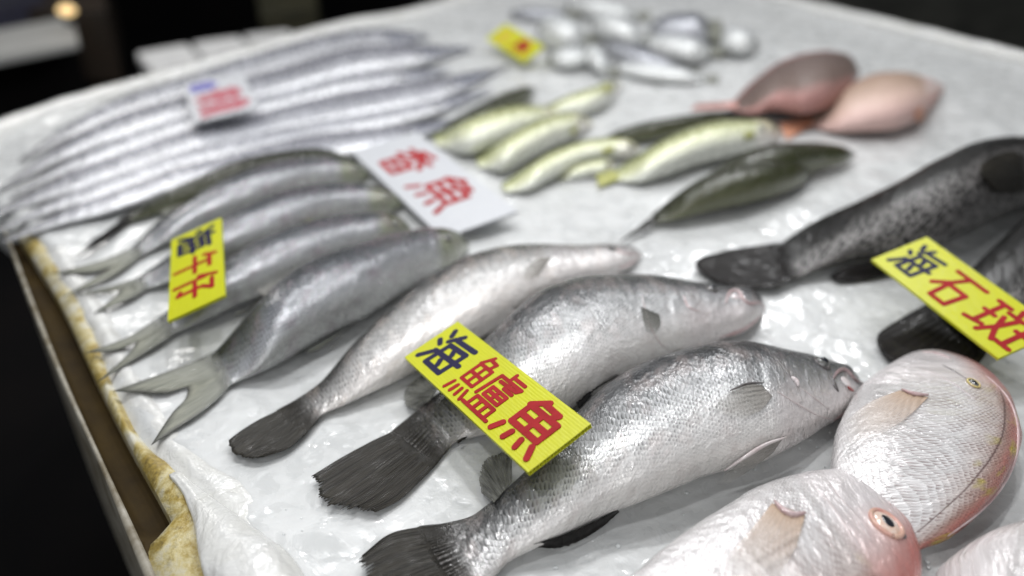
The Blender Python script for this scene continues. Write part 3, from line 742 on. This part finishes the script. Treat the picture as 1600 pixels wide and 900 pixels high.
fin(r, 'anal_fin', [(835,850), (900,826), (965,796)], [(828,855), (880,856), (940,825), (968,800)], None, None, .012, .001, M['fin_black'], nu=60, nv=14, rag=.12, nray=10)
fin(r, 'spiny_dorsal_fin', [(905,640), (930,615), (980,580)], [(900,628), (918,612), (962,588)], None, None, .02, .030, M['fin_black'], nu=50, nv=8, rag=.4, nray=9)
fin(r, 'pectoral_fin', [(1190,602), (1206,620)], [(1138,616), (1110,638), (1135,652), (1160,656)], [(1190,602), (1165,603), (1138,616)], [(1206,620), (1190,640), (1160,656)], 0, 0, M['fin_clear'], nu=44, nv=22, surf=f, lift=.002)
line_on(f, 'pectoral_edge', [(1192,601), (1168,602), (1140,613)], .0011, M['skin_dark'], .002)
fin(r, 'pelvic_fin', [(1222,680), (1205,705)], [(1130,728), (1115,740), (1135,742)], [(1222,680), (1180,696), (1130,728)], [(1205,705), (1175,722), (1135,742)], 0, 0, M['fin_clear'], nu=34, nv=22, surf=f, lift=.004)
line_on(f, 'pelvic_edge', [(1222,680), (1190,691), (1158,710), (1128,729)], .0016, M['skin_edge'], .004)
eye(f, 1284, 568, .0068, 'iris_grey', 'skin_dark', ar=1.0, flat=.8, pr=.74)
line_on(f, 'gill_edge', [(1210,556), (1228,578), (1240,596)], .0013, M['skin_dark'], -.0004)
line_on(f, 'gill_spine', [(1236,590), (1244,598), (1246,604)], .0022, M['membrane'], .001)
line_on(f, 'cheek_crease', [(1246,603), (1262,614), (1280,628), (1296,640)], .0007, M['skin_edge'], n=20)
line_on(f, 'gill_membrane', [(1215,612), (1250,634), (1280,650), (1304,656)], .0009, M['skin_edge'], n=22)
line_on(f, 'upper_lip', [(1302,592), (1308,581), (1320,577), (1330,588), (1342,598), (1354,601)], .0021, M['lip_grey'], .0004, 22)
line_on(f, 'lower_jaw', [(1353,604), (1342,618), (1330,634), (1316,647), (1302,657)], .0032, M['flesh'], -.0008, 22)
cpt, nn = on(f, 1322, 597, .0002); ellipsoid(r, 'mouth_membrane', cpt, nn, .0062, .0054, .0010, M['membrane'])
cpt, nn = on(f, 1328, 608, .0008); ellipsoid(r, 'mouth_opening', cpt, nn, .0060, .0015, .0010, M['blood'], Vector((1,-.1,0)))
line_on(f, 'jaw_bone', [(1300,590), (1304,604), (1310,612)], .0022, M['skin_dark'], 0, 10)

# ------------------------------------------------------------------ threadfins with forked tails, left
G = 'grey fork tailed fish in a row at the left'
def forktail(r, root, tipU, fork, tipL, sU=None, sL=None, z=(.01, .001), mat='fin_grey', **kw):
    # two lobes joined at the root, traced as one membrane
    tip = [tipU] + fork + [tipL]
    return fin(r, 'tail_fin', root, tip, sU, sL, z[0], z[1], M[mat], nu=70, nv=24, **kw)
r = fish_root('threadfin', 'dark slender olive backed fish, furthest back of the grey fork tailed row', 'fish', G, (380,270))
f = body(r, [(185,343), (240,310), (300,282), (360,257), (430,240), (500,233), (552,243)], [(188,352), (250,332), (310,316), (370,305), (430,292), (500,270), (552,248)], 0, .6, M['olive'], roll=.9)
forktail(r, [(195,336), (198,350)], (112,402), [(150,372)], (120,404), z=(.008, .006), mat='fin_black')
r = fish_root('threadfin', 'second grey fork tailed fish from the back, tail nearest the tray corner', 'fish', G, (420,300))
f = body(r, [(205,388), (240,352), (290,318), (340,287), (400,263), (460,250), (520,248), (560,256), (579,272)], [(215,402), (260,380), (320,360), (380,342), (440,322), (500,300), (550,288), (579,276)], .0, .62, M['threadfin'], gill=(.86,.07))
forktail(r, [(212,386), (222,400)], (78,428), [(150,424), (178,414)], (98,464), [(212,386), (165,404), (78,428)], [(222,400), (175,432), (98,464)])
eye(f, 556, 264, .004, 'iris_grey')
fin(r, 'dorsal_fin', [(255,338), (300,315)], [(252,328), (300,312)], None, None, .015, .02, M['fin_grey'], nu=20, nv=6)
r = fish_root('threadfin', 'grey fork tailed fish passing behind the top of the left sign', 'fish', G, (460,340))
f = body(r, [(205,440), (250,410), (300,375), (350,343), (410,314), (470,295), (530,288), (590,293), (618,303), (630,318)], [(215,455), (270,440), (330,420), (400,398), (470,372), (540,345), (600,332), (630,322)], .001, .62, M['threadfin'], gill=(.86,.07))
forktail(r, [(215,436), (228,452)], (108,462), [(170,456), (190,452)], (146,490), [(215,436), (165,449), (108,462)], [(228,452), (195,470), (146,490)])
eye(f, 606, 308, .0045, 'iris_grey')
fin(r, 'pectoral_fin', [(520,338), (530,346)], [(475,344), (478,352)], None, None, 0, 0, M['fin_yellow'], nu=14, nv=10, surf=f, lift=.003)
r = fish_root('threadfin', 'grey fork tailed fish lying directly under the left yellow sign', 'fish', G, (440,410))
f = body(r, [(248,498), (270,478), (320,432), (370,398), (430,366), (490,347), (550,336), (600,334), (628,342), (642,356)], [(262,526), (310,505), (370,478), (430,455), (490,430), (550,405), (600,388), (642,362)], .0, .62, M['threadfin'], gill=(.86,.07))
forktail(r, [(250,494), (272,522)], (133,551), [(185,546), (213,530), (207,545)], (153,596), [(250,494), (200,526), (133,551)], [(272,522), (225,552), (153,596)])
fin(r, 'anal_fin', [(365,490), (405,472)], [(372,492), (412,462)], None, None, .005, .003, M['fin_grey'], nu=20, nv=6)
fin(r, 'pectoral_fin', [(622,360), (616,372)], [(572,368), (580,380)], None, None, 0, 0, M['fin_clear'], nu=14, nv=10, surf=f, lift=.003)
eye(f, 618, 350, .0045, 'iris_grey')
r = fish_root('threadfin', 'nearest grey fork tailed fish, whole body and wide pale tail showing, olive snout', 'fish', G, (520,450))
f = body(r, [(328,556), (345,540), (372,510), (400,478), (440,440), (490,410), (550,388), (610,370), (660,360), (700,360), (722,368), (733,382)], [(352,606), (372,596), (410,580), (460,556), (520,522), (580,492), (640,452), (690,422), (720,402), (733,386)], .0, .62, M['threadfin'], n=130, m=48, gill=(.86,.07))
forktail(r, [(332,552), (360,600)], (176,611), [(220,613), (258,614), (282,607), (293,605), (290,622), (270,644)], (236,695), [(332,552), (300,566), (262,580), (176,611)], [(360,600), (330,632), (272,672), (236,695)], rag=0)
fin(r, 'dorsal_fin', [(402,478), (425,455), (470,425)], [(400,452), (430,440), (468,420)], [(402,478), (414,466), (400,452)], None, .02, .03, M['fin_clear'], nu=30, nv=10)
fin(r, 'anal_fin', [(452,560), (500,535), (558,500)], [(458,532), (486,550), (552,502)], None, None, .012, .002, M['fin_grey'], nu=40, nv=10)
eye(f, 700, 372, .005, 'iris_grey')

# ------------------------------------------------------------------ ribbon fish
G = 'long silver ribbon fish at the back left'
TOPE = [(-5,262),(60,218),(150,168),(300,120),(450,76),(560,44),(640,36),(700,30),(800,12)]
BOTE = [(-5,392),(60,362),(150,338),(300,286),(450,252),(600,228),(690,198),(760,172),(800,150)]
cT, cB = catmull(TOPE, 400), catmull(BOTE, 400)
def at_x(c, x):
    b = min(c, key=lambda q: abs(q.x-x)); return b.y
NR = 6; ORD = ['first', 'second', 'third', 'fourth', 'fifth', 'sixth', 'seventh', 'eighth']
FR = [0, .17, .36, .50, .70, .84, 1.0]
HX = [672, 738, 705, 797, 770, 720]; TX = [30, -5, 14, -25, -12, 6]
EXTRA = ['dark snouted', 'wide', 'short and narrow', 'snout reaching farthest right', 'narrower', 'nearest the olive fish']
for i in range(NR):
    f0, f1 = FR[i] - .01, FR[i+1] + .035
    xs = [TX[i] + (HX[i]-TX[i])*q/8 for q in range(9)]
    dd, vv = [], []
    for q, x in enumerate(xs):
        a, b = at_x(cT, x), at_x(cB, x); wv = 5*ns(q*.55, i*3.7, 2)*min(1, q/2)
        w_ = [.16, .62, .9, 1, 1.05, 1.05, 1.0, .78, .10][q]
        mid = (f0+f1)/2; hw = (f1-f0)/2*w_*(1+.12*ns(i*5.1, q*.3, 9))
        if q >= 7: mid += .2*(f1-f0)*(q-6)/2
        dd.append((x, a+(b-a)*(mid-hw)+wv)); vv.append((x, a+(b-a)*(mid+hw)+wv))
    vv[-1] = (dd[-1][0], dd[-1][1]+2.5)
    r = fish_root('ribbon_fish', ORD[i]+' long silver ribbon fish from the back of the bundle, '+EXTRA[i], 'fish', G, ((dd[3][0]), dd[3][1]))
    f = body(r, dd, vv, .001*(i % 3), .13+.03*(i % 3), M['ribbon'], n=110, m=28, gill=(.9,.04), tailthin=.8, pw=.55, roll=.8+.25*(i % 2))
    e = dd[-2]; eye(f, e[0]+8, (e[1]+vv[-2][1])/2-2, .006, 'iris_grey')
    line_on(f, 'dorsal_fin', [(p[0], p[1]+2) for p in dd[1:-2]], .0013, M['silver_ridge'], n=40)

# ------------------------------------------------------------------ sweetfish
G = 'small yellow green fish around the white sign'
def small(lb, dd, vv, z0=0, k=.46, mat='ayu', roll=.4, tail=None, name='sweetfish', grp=None, fm='fin_yellow', ey=None, pec=None, cat='fish'):
    r = fish_root(name, lb, cat, grp, ((dd[0][0]+dd[-1][0])/2, (dd[0][1]+vv[-1][1])/2))
    f = body(r, dd, vv, z0, k, M[mat], n=70, m=28, roll=roll, gill=(.84,.04))
    if tail: fin(r, 'tail_fin', [dd[0], vv[0]], tail, None, None, .008+z0, .001+z0, M[fm], nu=30, nv=12, rag=.08)
    if ey: eye(f, ey[0], ey[1], ey[2]*1.4, 'iris_grey')
    if pec: fin(r, 'pectoral_fin', pec[:2], pec[2:], None, None, 0, 0, M['fin_yellow'], nu=14, nv=8, surf=f, lift=.003)
    return f
small('dark olive sweetfish at the back, against the silver ribbon fish', [(680,205),(710,184),(750,162),(790,144),(820,136),(838,138)], [(682,212),(720,205),(760,192),(800,172),(828,158),(838,141)], 0, .5, 'olive', .8, [(640,215),(622,222)], grp=G, fm='fin_dark')
small('pale yellow green sweetfish right behind the corner of the white sign', [(676,212),(720,192),(770,174),(820,166),(860,170),(882,178)], [(682,228),(730,240),(780,230),(820,214),(860,196),(882,181)], 0, .46, grp=G)
small('pale yellow green sweetfish second in the row beside the white sign', [(742,246),(780,222),(820,198),(860,182),(900,178),(928,192)], [(748,262),(790,266),(830,248),(870,226),(905,210),(928,196)], 0, .46, grp=G, ey=(908,186,.004), pec=[(905,196),(900,206),(888,202),(892,212)])
small('paler sweetfish furthest back right of the row, partly behind the others', [(840,172),(880,152),(920,138),(950,128),(972,130)], [(845,182),(885,180),(920,178),(955,160),(972,134)], 0, .46, grp=G, ey=(958,134,.004), pec=[(952,134),(958,142),(940,134),(944,146)])
small('whitish sweetfish below the row, its head bent over the dark green one', [(782,288),(820,262),(860,238),(905,222),(950,216),(985,220),(1000,232)], [(790,300),(830,296),(870,276),(910,258),(950,248),(985,244),(1000,236)], 0, .46, grp=G, ey=(985,228,.0035), pec=[(960,228),(958,238),(938,234),(940,240)])
small('small sweetfish head poking out under the whitish one, yellow gill mark', [(872,278),(895,262),(925,252),(950,250),(962,258)], [(874,284),(900,280),(925,276),(950,272),(962,262)], -.006, .6, grp=G, ey=(948,256,.003), pec=[(888,262),(882,274),(878,264),(874,276)])
small('dark green backed sweetfish with its tail tip at the pink fish', [(1140,172),(1100,176),(1050,183),(1000,193),(965,204),(945,214)], [(1142,182),(1110,196),(1060,210),(1010,220),(965,222),(945,216)], 0, .65, 'olive', .7, [(1165,166),(1168,176)], grp=G, fm='fin_dark')
small('large pale sweetfish on its own in the middle, head at the orange tail', [(952,270),(990,246),(1040,216),(1100,194),(1160,188),(1200,192),(1220,206)], [(960,282),(1000,284),(1050,272),(1100,256),(1160,240),(1200,228),(1220,212)], 0, .46, grp=G, ey=(1190,200,.0045), tail=[(930,262),(934,292)], pec=[(1180,206),(1176,216),(1160,208),(1162,218)])
small('olive sweetfish lying behind the nearest olive one, snout on bare ice', [(1090,290),(1115,266),(1150,243),(1200,228),(1255,224),(1310,228),(1337,240)], [(1098,305),(1140,300),(1190,292),(1240,282),(1290,264),(1325,254),(1337,244)], .002, .65, 'olive', .6, grp=G)
small('nearest olive green sweetfish, thin tail pointing at the pale sea bass', [(1018,336),(1050,308),(1090,280),(1140,262),(1190,253),(1240,254),(1270,266)], [(1024,348),(1070,340),(1120,330),(1170,320),(1220,306),(1260,286),(1270,270)], .002, .6, 'olive', .5, [(975,372),(966,380)], grp=G, fm='fin_dark')

# ------------------------------------------------------------------ pink fish at the back right
G = 'pink fish at the back right'
small('rosy brown tilapia lying on top of the paler pink one', [(1142,162),(1170,132),(1205,104),(1245,88),(1290,83),(1325,90),(1343,110)], [(1144,172),(1180,178),(1215,172),(1260,178),(1300,170),(1330,145),(1343,114)], .012, .24, 'snapper_brown', .3, [(1085,163),(1078,172)], 'tilapia', G, 'fin_rose')
f = small('pale pink tilapia with orange tail, partly under the rosy brown one', [(1258,184),(1290,156),(1320,135),(1355,120),(1400,116),(1445,124),(1475,134)], [(1262,198),(1310,206),(1360,206),(1410,202),(1445,186),(1465,158),(1475,138)], -.002, .26, 'snapper_pink', .3, [(1216,192),(1228,218)], 'tilapia', G, 'fin_orange')
fin(f.root, 'pectoral_fin', [(1440,165), (1445,180)], [(1425,178), (1432,190)], None, None, 0, 0, M['fin_orange'], nu=14, nv=8, surf=f, lift=.003)

# ------------------------------------------------------------------ silver cluster, far back
G = 'small silver fish heaped at the far end'
FAR = [
 ('greenish white fish right beside the far yellow sign', [(918,58),(905,38),(880,28),(850,30),(836,42)], [(916,66),(900,78),(875,80),(850,70),(836,50)], .0, 'silver'),
 ('bright white fish with a dark nape behind the centre of the far heap', [(1010,60),(990,38),(960,24),(935,24),(918,36)], [(1008,66),(985,70),(955,66),(932,56),(918,42)], .006, 'silver'),
 ('dark backed fish at the top right of the far heap', [(1112,34),(1090,24),(1060,22),(1030,28),(1012,44)], [(1112,62),(1090,66),(1060,66),(1030,60),(1012,50)], .012, 'silver_dark'),
 ('silver fish below the dark backed one in the far heap', [(1118,74),(1085,62),(1050,56),(1020,58),(1005,68)], [(1115,86),(1085,98),(1050,94),(1020,84),(1005,74)], .002, 'silver'),
 ('blue grey fish running down the middle of the far heap', [(1080,112),(1050,96),(1010,76),(970,66),(940,66)], [(1078,118),(1040,114),(1000,106),(965,92),(940,74)], .0, 'silver_dark'),
 ('rightmost white fish of the far heap, apart on the ice', [(1120,52),(1145,44),(1170,50),(1188,66)], [(1118,72),(1140,82),(1170,84),(1188,72)], .0, 'silver'),
 ('pinkish white fish just below right of the far yellow sign', [(925,84),(900,76),(875,78),(852,88)], [(925,98),(900,106),(875,106),(852,96)], .0, 'silver'),
 ('short white fish at the front of the far heap, belly up', [(955,112),(950,84),(930,70),(908,72)], [(948,118),(928,112),(912,98),(908,80)], .004, 'silver'),
 ('long pale fish along the front edge of the far heap', [(1108,122),(1070,108),(1020,100),(980,98),(955,104)], [(1106,128),(1070,130),(1020,126),(980,118),(955,110)], -.004, 'silver'),
 ('thin dark striped fish behind the far yellow sign', [(890,20),(860,14),(825,12),(795,18)], [(890,26),(860,30),(825,30),(795,24)], .0, 'silver_dark'),
 ('pale fish at the very back of the far heap, cut by the top edge', [(1000,22),(965,6),(920,-2),(880,4)], [(1000,28),(965,30),(920,26),(880,12)], .0, 'silver'),
]
for lb, dd, vv, z0, mt in FAR:
    a, b = dd[0], vv[0]; h = (dd[-1][0]-a[0]); sx = -1 if h > 0 else 1
    small(lb, dd, vv, z0, .4, mt, 0, [(a[0]+sx*16, a[1]-4), (b[0]+sx*16, b[1]+3)], 'silver_fish', G, 'fin_grey', ey=(dd[-1][0]-sx*-8*0+sx*8, (dd[-1][1]+vv[-1][1])/2, .006))

# ------------------------------------------------------------------ groupers
G = 'black mottled grouper at the right'
r = fish_root('grouper', 'black mottled grouper lying on top, rounded tail above the open mouthed sea bass', 'fish', G, (1450,330))
f = body(r, [(1212,386), (1260,353), (1330,318), (1400,282), (1450,254), (1500,231), (1545,220), (1610,218), (1700,224), (1780,250), (1810,285)],
         [(1236,438), (1290,418), (1350,404), (1420,402), (1490,390), (1540,366), (1600,334), (1670,316), (1750,305), (1790,300), (1810,290)], .004, .55, M['grouper'], n=150, m=56, gill=(.66,.05), roll=.25)
fin(r, 'tail_fin', [(1218,383), (1242,436)], [(1110,398), (1090,404), (1086,414), (1100,428), (1120,440)], [(1218,383), (1180,384), (1140,390), (1110,398)], [(1242,436), (1210,448), (1165,449), (1120,440)], .014, .003, M['fin_black'], nu=50, nv=24, rag=.02)
fin(r, 'anal_fin', [(1330,412), (1395,402)], [(1296,432), (1310,440), (1350,438), (1400,424)], None, None, .012, .001, M['fin_black'], nu=30, nv=12, rag=.05)
fin(r, 'pectoral_fin', [(1605,245), (1612,282)], [(1542,252), (1524,270), (1545,298)], [(1605,245), (1575,240), (1542,252)], [(1612,282), (1590,300), (1545,298)], 0, 0, M['fin_dark'], nu=30, nv=20, surf=f, lift=.004)
r = fish_root('grouper', 'second black mottled grouper under the right yellow sign, blunt tail poking out', 'fish', G, (1560,460))
f = body(r, [(1452,478), (1500,430), (1545,380), (1600,330), (1680,290), (1760,290), (1810,330)], [(1530,560), (1580,520), (1640,480), (1700,450), (1760,420), (1800,380), (1812,335)], -.002, .42, M['grouper'], n=110, m=48, tailthin=.55)
fin(r, 'tail_fin', [(1455,474), (1542,548)], [(1390,508), (1370,524), (1372,545), (1390,562), (1425,580), (1470,598), (1498,592)], [(1455,474), (1420,490), (1390,508)], [(1542,548), (1525,572), (1498,592)], .012, .002, M['fin_black'], nu=60, nv=22, rag=.03)

# ------------------------------------------------------------------ bream
G = 'silver pink sea bream in the near right corner'
r = fish_root('sea_bream', 'silver pink bream with a dark flank line, its head beside a black tail', 'fish', G, (1450,700))
f = body(r, [(1395,912), (1440,858), (1482,840), (1535,798), (1576,742), (1595,692), (1588,645), (1568,610), (1538,580), (1500,560), (1470,550), (1447,548)],
         [(1372,905), (1328,838), (1302,770), (1297,725), (1303,685), (1318,645), (1345,606), (1380,578), (1405,562), (1425,553), (1447,548)], .002, .27, M['bream'], n=180, m=90, gill=(.70, .035), roll=.0, pw=.7, kfun=lambda t: .6+.4*sst(0,.3,t))
XD2 = P(1540,650,0)-P(1480,580,0)
eye(f, 1521, 599, .0058, 'iris_grey', 'eye_rim_yellow', ar=.7, pr=.7, flat=.4, xdir=XD2)
fin(r, 'pectoral_fin', [(1406,611), (1450,622)], [(1318,668), (1322,700), (1368,690)], [(1406,611), (1360,632), (1318,668)], [(1450,622), (1420,652), (1368,690)], 0, 0, M['fin_amber'], nu=34, nv=24, surf=f, lift=.0025)
line_on(f, 'pectoral_base', [(1408,611), (1425,618), (1450,620)], .0018, M['flesh'], .002)
line_on(f, 'gill_edge', [(1405,572), (1450,580), (1495,602), (1532,632)], .0010, M['skin_mid'], -.0003, n=24)
line_on(f, 'cheek_crease', [(1440,562), (1480,574), (1510,592)], .0007, M['skin_dark'], n=20)
line_on(f, 'lip', [(1440,550), (1462,552), (1486,560)], .0016, M['flesh'])
line_on(f, 'dorsal_fin', [(1540,586), (1574,620), (1590,665), (1588,710), (1565,760), (1530,800), (1480,838)], .0016, M['flesh'], n=40)
r = fish_root('sea_bream', 'nearest sea bream with a wide open orange ringed eye, cut by the bottom edge', 'fish', G, (1250,850))
f = body(r, [(905,1060), (980,1090), (1080,1120), (1200,1120), (1310,1070), (1390,1000), (1432,935), (1440,885), (1428,838), (1410,800), (1394,772)],
         [(880,985), (940,935), (990,898), (1050,850), (1110,808), (1165,774), (1225,750), (1290,739), (1335,737), (1368,744), (1388,760), (1394,771)], .004, .28, M['bream'], n=200, m=100, gill=(.68, .04), roll=.30, pw=.72, kfun=lambda t: .6+.4*sst(0,.3,t))
eye(f, 1384, 819, .0120, 'iris', 'eye_rim', pr=.58, ar=.86, flat=.3, xdir=P(1400,870,0)-P(1370,800,0))
cpt, nn = on(f, 1412, 838, .0); e_ = ellipsoid(r, 'nostril', cpt, nn, .0036, .0018, .001, M['skin_dark'], P(1420,830,0)-P(1400,850,0))
fin(r, 'pectoral_fin', [(1206,788), (1258,806)], [(1120,895), (1150,925), (1200,925)], [(1206,788), (1170,836), (1120,895)], [(1258,806), (1240,865), (1200,925)], 0, 0, M['fin_amber'], nu=34, nv=24, surf=f, lift=.003)
line_on(f, 'pectoral_base', [(1210,786), (1222,800), (1240,808), (1258,804)], .0024, M['flesh'], .002)
line_on(f, 'gill_edge', [(1268,756), (1300,790), (1330,832), (1345,860)], .0011, M['skin_mid'], -.0003, n=28)  # grey line paints the crease shading of the gill cover
line_on(f, 'cheek_crease', [(1292,752), (1316,782), (1342,812), (1362,846)], .0009, M['skin_mid'], -.0003, n=24)  # second painted shading line, parallel to the gill edge
line_on(f, 'jaw_edge', [(1352,744), (1368,756), (1384,774), (1392,790)], .0013, M['flesh'], -.0003, 14)
line_on(f, 'lip', [(1330,739), (1362,742), (1385,758), (1394,776)], .0018, M['flesh'])
r = fish_root('sea_bream', 'third sea bream, only its pale scaled side showing in the bottom right corner', 'fish', G, (1600,880))
f = body(r, [(1900,1010), (1800,1080), (1680,1100), (1560,1060), (1490,1000), (1462,940), (1458,905)], [(1890,930), (1800,850), (1700,808), (1620,812), (1545,834), (1490,868), (1465,890), (1458,903)], .0, .34, M['bream'], n=110, m=70, roll=-1.1)

# ------------------------------------------------------------------ signs
STR = {
 '海': [[(.04,.98),(.12,.84)], [(-.02,.62),(.1,.54)], [(.0,.04),(.17,.32)], [(.40,1.0),(.20,.70)], [(.36,.84),(.98,.88)], [(.3,.05),(.86,.05),(.90,.70),(.34,.66),(.3,.05)], [(.18,.37),(1.04,.42)], [(.58,.6),(.64,.5)], [(.55,.28),(.62,.16)]],
 '魚': [[(.36,1.02),(.1,.78)], [(.3,.95),(.72,.93),(.62,.78)], [(.14,.32),(.86,.32),(.86,.77),(.14,.77),(.14,.32)], [(.5,.77),(.5,.32)], [(.14,.54),(.86,.54)], [(.06,.19),(-.02,-.02)], [(.35,.17),(.32,.0)], [(.62,.17),(.66,.0)], [(.88,.2),(1.0,-.01)]],
 '石': [[(.05,.92),(.98,.92)], [(.47,.92),(.3,.6),(.02,.32)], [(.3,.52),(.85,.52),(.80,.05),(.34,.05),(.3,.52)]],
 '斑': [[(.02,.9),(.3,.9)], [(.04,.55),(.28,.55)], [(-.02,.15),(.32,.22)], [(.16,.9),(.16,.18)], [(.48,1.02),(.53,.88)], [(.36,.8),(.70,.8)], [(.63,.8),(.52,.4),(.36,.06)], [(.4,.65),(.55,.3),(.70,.08)], [(.76,.9),(1.04,.9)], [(.78,.55),(1.02,.55)], [(.74,.12),(1.06,.12)], [(.9,.9),(.9,.12)]],
 '午': [[(.3,1),(.13,.72)], [(.25,.85),(.9,.85)], [(.02,.48),(1.0,.48)], [(.55,.85),(.55,-.03)]],
 '仔': [[(.25,1),(.03,.58)], [(.18,.75),(.18,-.02)], [(.42,.9),(.90,.9),(.64,.66)], [(.64,.66),(.66,.06),(.48,.12)], [(.35,.48),(1.02,.48)]],
 '香': [[(.72,1.02),(.3,.93)], [(.05,.80),(.95,.80)], [(.5,.96),(.5,.5)], [(.48,.8),(.06,.5)], [(.52,.8),(.97,.52)], [(.22,.42),(.8,.42),(.8,0),(.22,0),(.22,.42)], [(.22,.21),(.8,.21)]],
 '白': [[(.5,1),(.4,.8)], [(.2,.78),(.8,.78),(.8,.05),(.2,.05),(.2,.78)], [(.2,.42),(.8,.42)]],
 '帶': [[(.02,.85),(.98,.85)], [(.25,1),(.25,.7)], [(.5,1),(.5,.7)], [(.75,1),(.75,.7)], [(.25,.7),(.75,.7)], [(.03,.45),(.05,.58),(.95,.58),(.97,.45)], [(.25,.08),(.25,.42),(.75,.42),(.75,.1)], [(.5,.56),(.5,-.05)]],
}
lx = lambda pts, x0, sx, y0=0, sy=1: [(x0+p[0]*sx, y0+p[1]*sy) for p in pts]
STR['鱸'] = [lx(s, 0, .40) for s in STR['魚']] + [[(.7,1.02),(.7,.86)], [(.7,.95),(.97,.95)], [(.52,.84),(1.0,.84),(.96,.76)], [(.52,.84),(.48,.3)], [(.6,.74),(.94,.76)], [(.76,.84),(.76,.67),(.95,.67)],
    [(.6,.57),(.94,.57),(.94,.36),(.6,.36),(.6,.57)], [(.77,.57),(.77,.36)], [(.6,.47),(.94,.47)], [(.56,.26),(.98,.26),(.98,.03)], [(.56,.26),(.56,.03)], [(.7,.26),(.7,.03)], [(.84,.26),(.84,.03)], [(.46,.02),(1.06,.02)]]
def sign(label, L, B, T, zL, zB, chars, mat, th=.004, fold=False):
    """L = start corner of the baseline edge, B = its other end, T = the corner above L; the board is a true rectangle"""
    l, b = P(*L, zL), P(*B, zB)
    best = None
    for i in range(400):
        z = zL-.06+.12*i/400; t = P(*T, z); c = abs((b-l).normalized().dot((t-l).normalized()))
        if best is None or c < best[0]: best = (c, t, z)
    t = best[1]; X = (b-l); Y = (t-l); w_, h_ = X.length, Y.length; X = X/w_; Y = (Y-X*Y.dot(X)).normalized(); Z = X.cross(Y)
    r = empty('price_sign', l, label, 'sign')
    m4 = Matrix((X, Y, Z)).transposed()
    wp = lambda x, y, z: l + m4 @ Vector((x, y, z))
    # board: two skins with flutes between, open at the ends
    vs, fs, uv = [], [], []
    def bx(x0, x1, y0, y1, z0, z1):
        k = len(vs)
        for z in (z0, z1):
            for (x, y) in ((x0,y0), (x1,y0), (x1,y1), (x0,y1)): vs.append(wp(x, y, z)); uv.append((x/w_, y/h_))
        for q in ((3,2,1,0), (4,5,6,7), (0,1,5,4), (1,2,6,5), (2,3,7,6), (3,0,4,7)): fs.append(tuple(k+i for i in q))
    s = .0006
    bx(0, w_, 0, h_, -s, 0); bx(0, w_, 0, h_, -th, -th+s)
    nr = 18
    for i in range(nr+1):
        y = (h_-.0006)*i/nr; bx(.0002, w_-.0002, y+.00002, y+.0006, -th+s, -s)
    mesh_obj('board', vs, fs, mat, r, False, {'UVMap': uv})
    rt = .0002; idx = 0
    for (ch, x0, x1, y0, y1, ink, sw) in chars:
        vs2, fs2 = [], []
        for pts in STR[ch]:
            pts = [((x0+(x1-x0)*p[0])*w_, (y0+(y1-y0)*p[1])*h_) for p in pts]
            for (a, b_) in zip(pts, pts[1:]):
                idx += 1; top = rt+.000012*idx
                a, b_ = Vector(a), Vector(b_); d = (b_-a); ang = math.atan2(d.y, d.x); k = len(vs2); N = 8; r0 = sw*h_*(.96+.1*random.random())
                ring = []
                for q in range(N+1): an = ang+math.pi/2+math.pi*q/N; ring.append(a+Vector((math.cos(an), math.sin(an)))*r0)
                for q in range(N+1): an = ang-math.pi/2+math.pi*q/N; ring.append(b_+Vector((math.cos(an), math.sin(an)))*r0)
                for z in (-.0003, top):
                    for v in ring: vs2.append(wp(v.x, v.y, z))
                m = len(ring); fs2.append(tuple(k+m+i for i in range(m)))
                for i in range(m): fs2.append((k+i, k+(i+1) % m, k+m+(i+1) % m, k+m+i))
        mesh_obj('lettering', vs2, fs2, M[ink], r, False)
    return r
sign('front yellow sign with one navy and two red characters, lying across two sea bass', (632,558), (825,738), (715,502), .040, .058,
     [('海', .045, .27, .14, .86, 'navy_ink', .047), ('鱸', .335, .64, .10, .88, 'red_ink', .030), ('魚', .705, .945, .12, .86, 'red_ink', .046)], M['yellow'])
sign('right yellow sign with navy and red characters, lying on the black groupers', (1362,405), (1560,560), (1448,370), .055, .035,
     [('海', .06, .27, .16, .84, 'navy_ink', .035), ('石', .34, .58, .12, .86, 'red_ink', .036), ('斑', .66, .96, .12, .88, 'red_ink', .036)], M['yellow'], th=.003)
sign('left yellow sign standing tilted on the grey fork tailed fish', (268,375), (262,502), (345,340), .050, .040,
     [('海', .06, .30, .14, .84, 'navy_ink', .052), ('午', .38, .58, .12, .86, 'red_ink', .042), ('仔', .64, .86, .12, .86, 'red_ink', .042)], M['yellow'], th=.003)
sign('white sign with two red characters between the grey fish and the yellow green fish', (548,236), (692,372), (650,206), .022, .010,
     [('香', .16, .40, .20, .82, 'red_ink', .040), ('魚', .52, .80, .20, .84, 'red_ink', .040)], M['white_board'], th=.003)
sign('small white card with blue and faded red writing on the ribbon fish', (286,132), (304,192), (378,112), .040, .034,
     [('白', .06, .30, .12, .50, 'blue_ink', .06), ('帶', .36, .62, .16, .80, 'rose_ink', .055), ('魚', .66, .92, .16, .86, 'rose_ink', .055)], M['white_board'], th=.003)
sign('small far yellow sign beside the heap of silver fish', (760,60), (818,97), (790,37), .020, .012,
     [('白', .10, .40, .2, .8, 'orange_ink', .05), ('魚', .54, .86, .2, .8, 'red_ink', .06)], M['yellow'], th=.003)
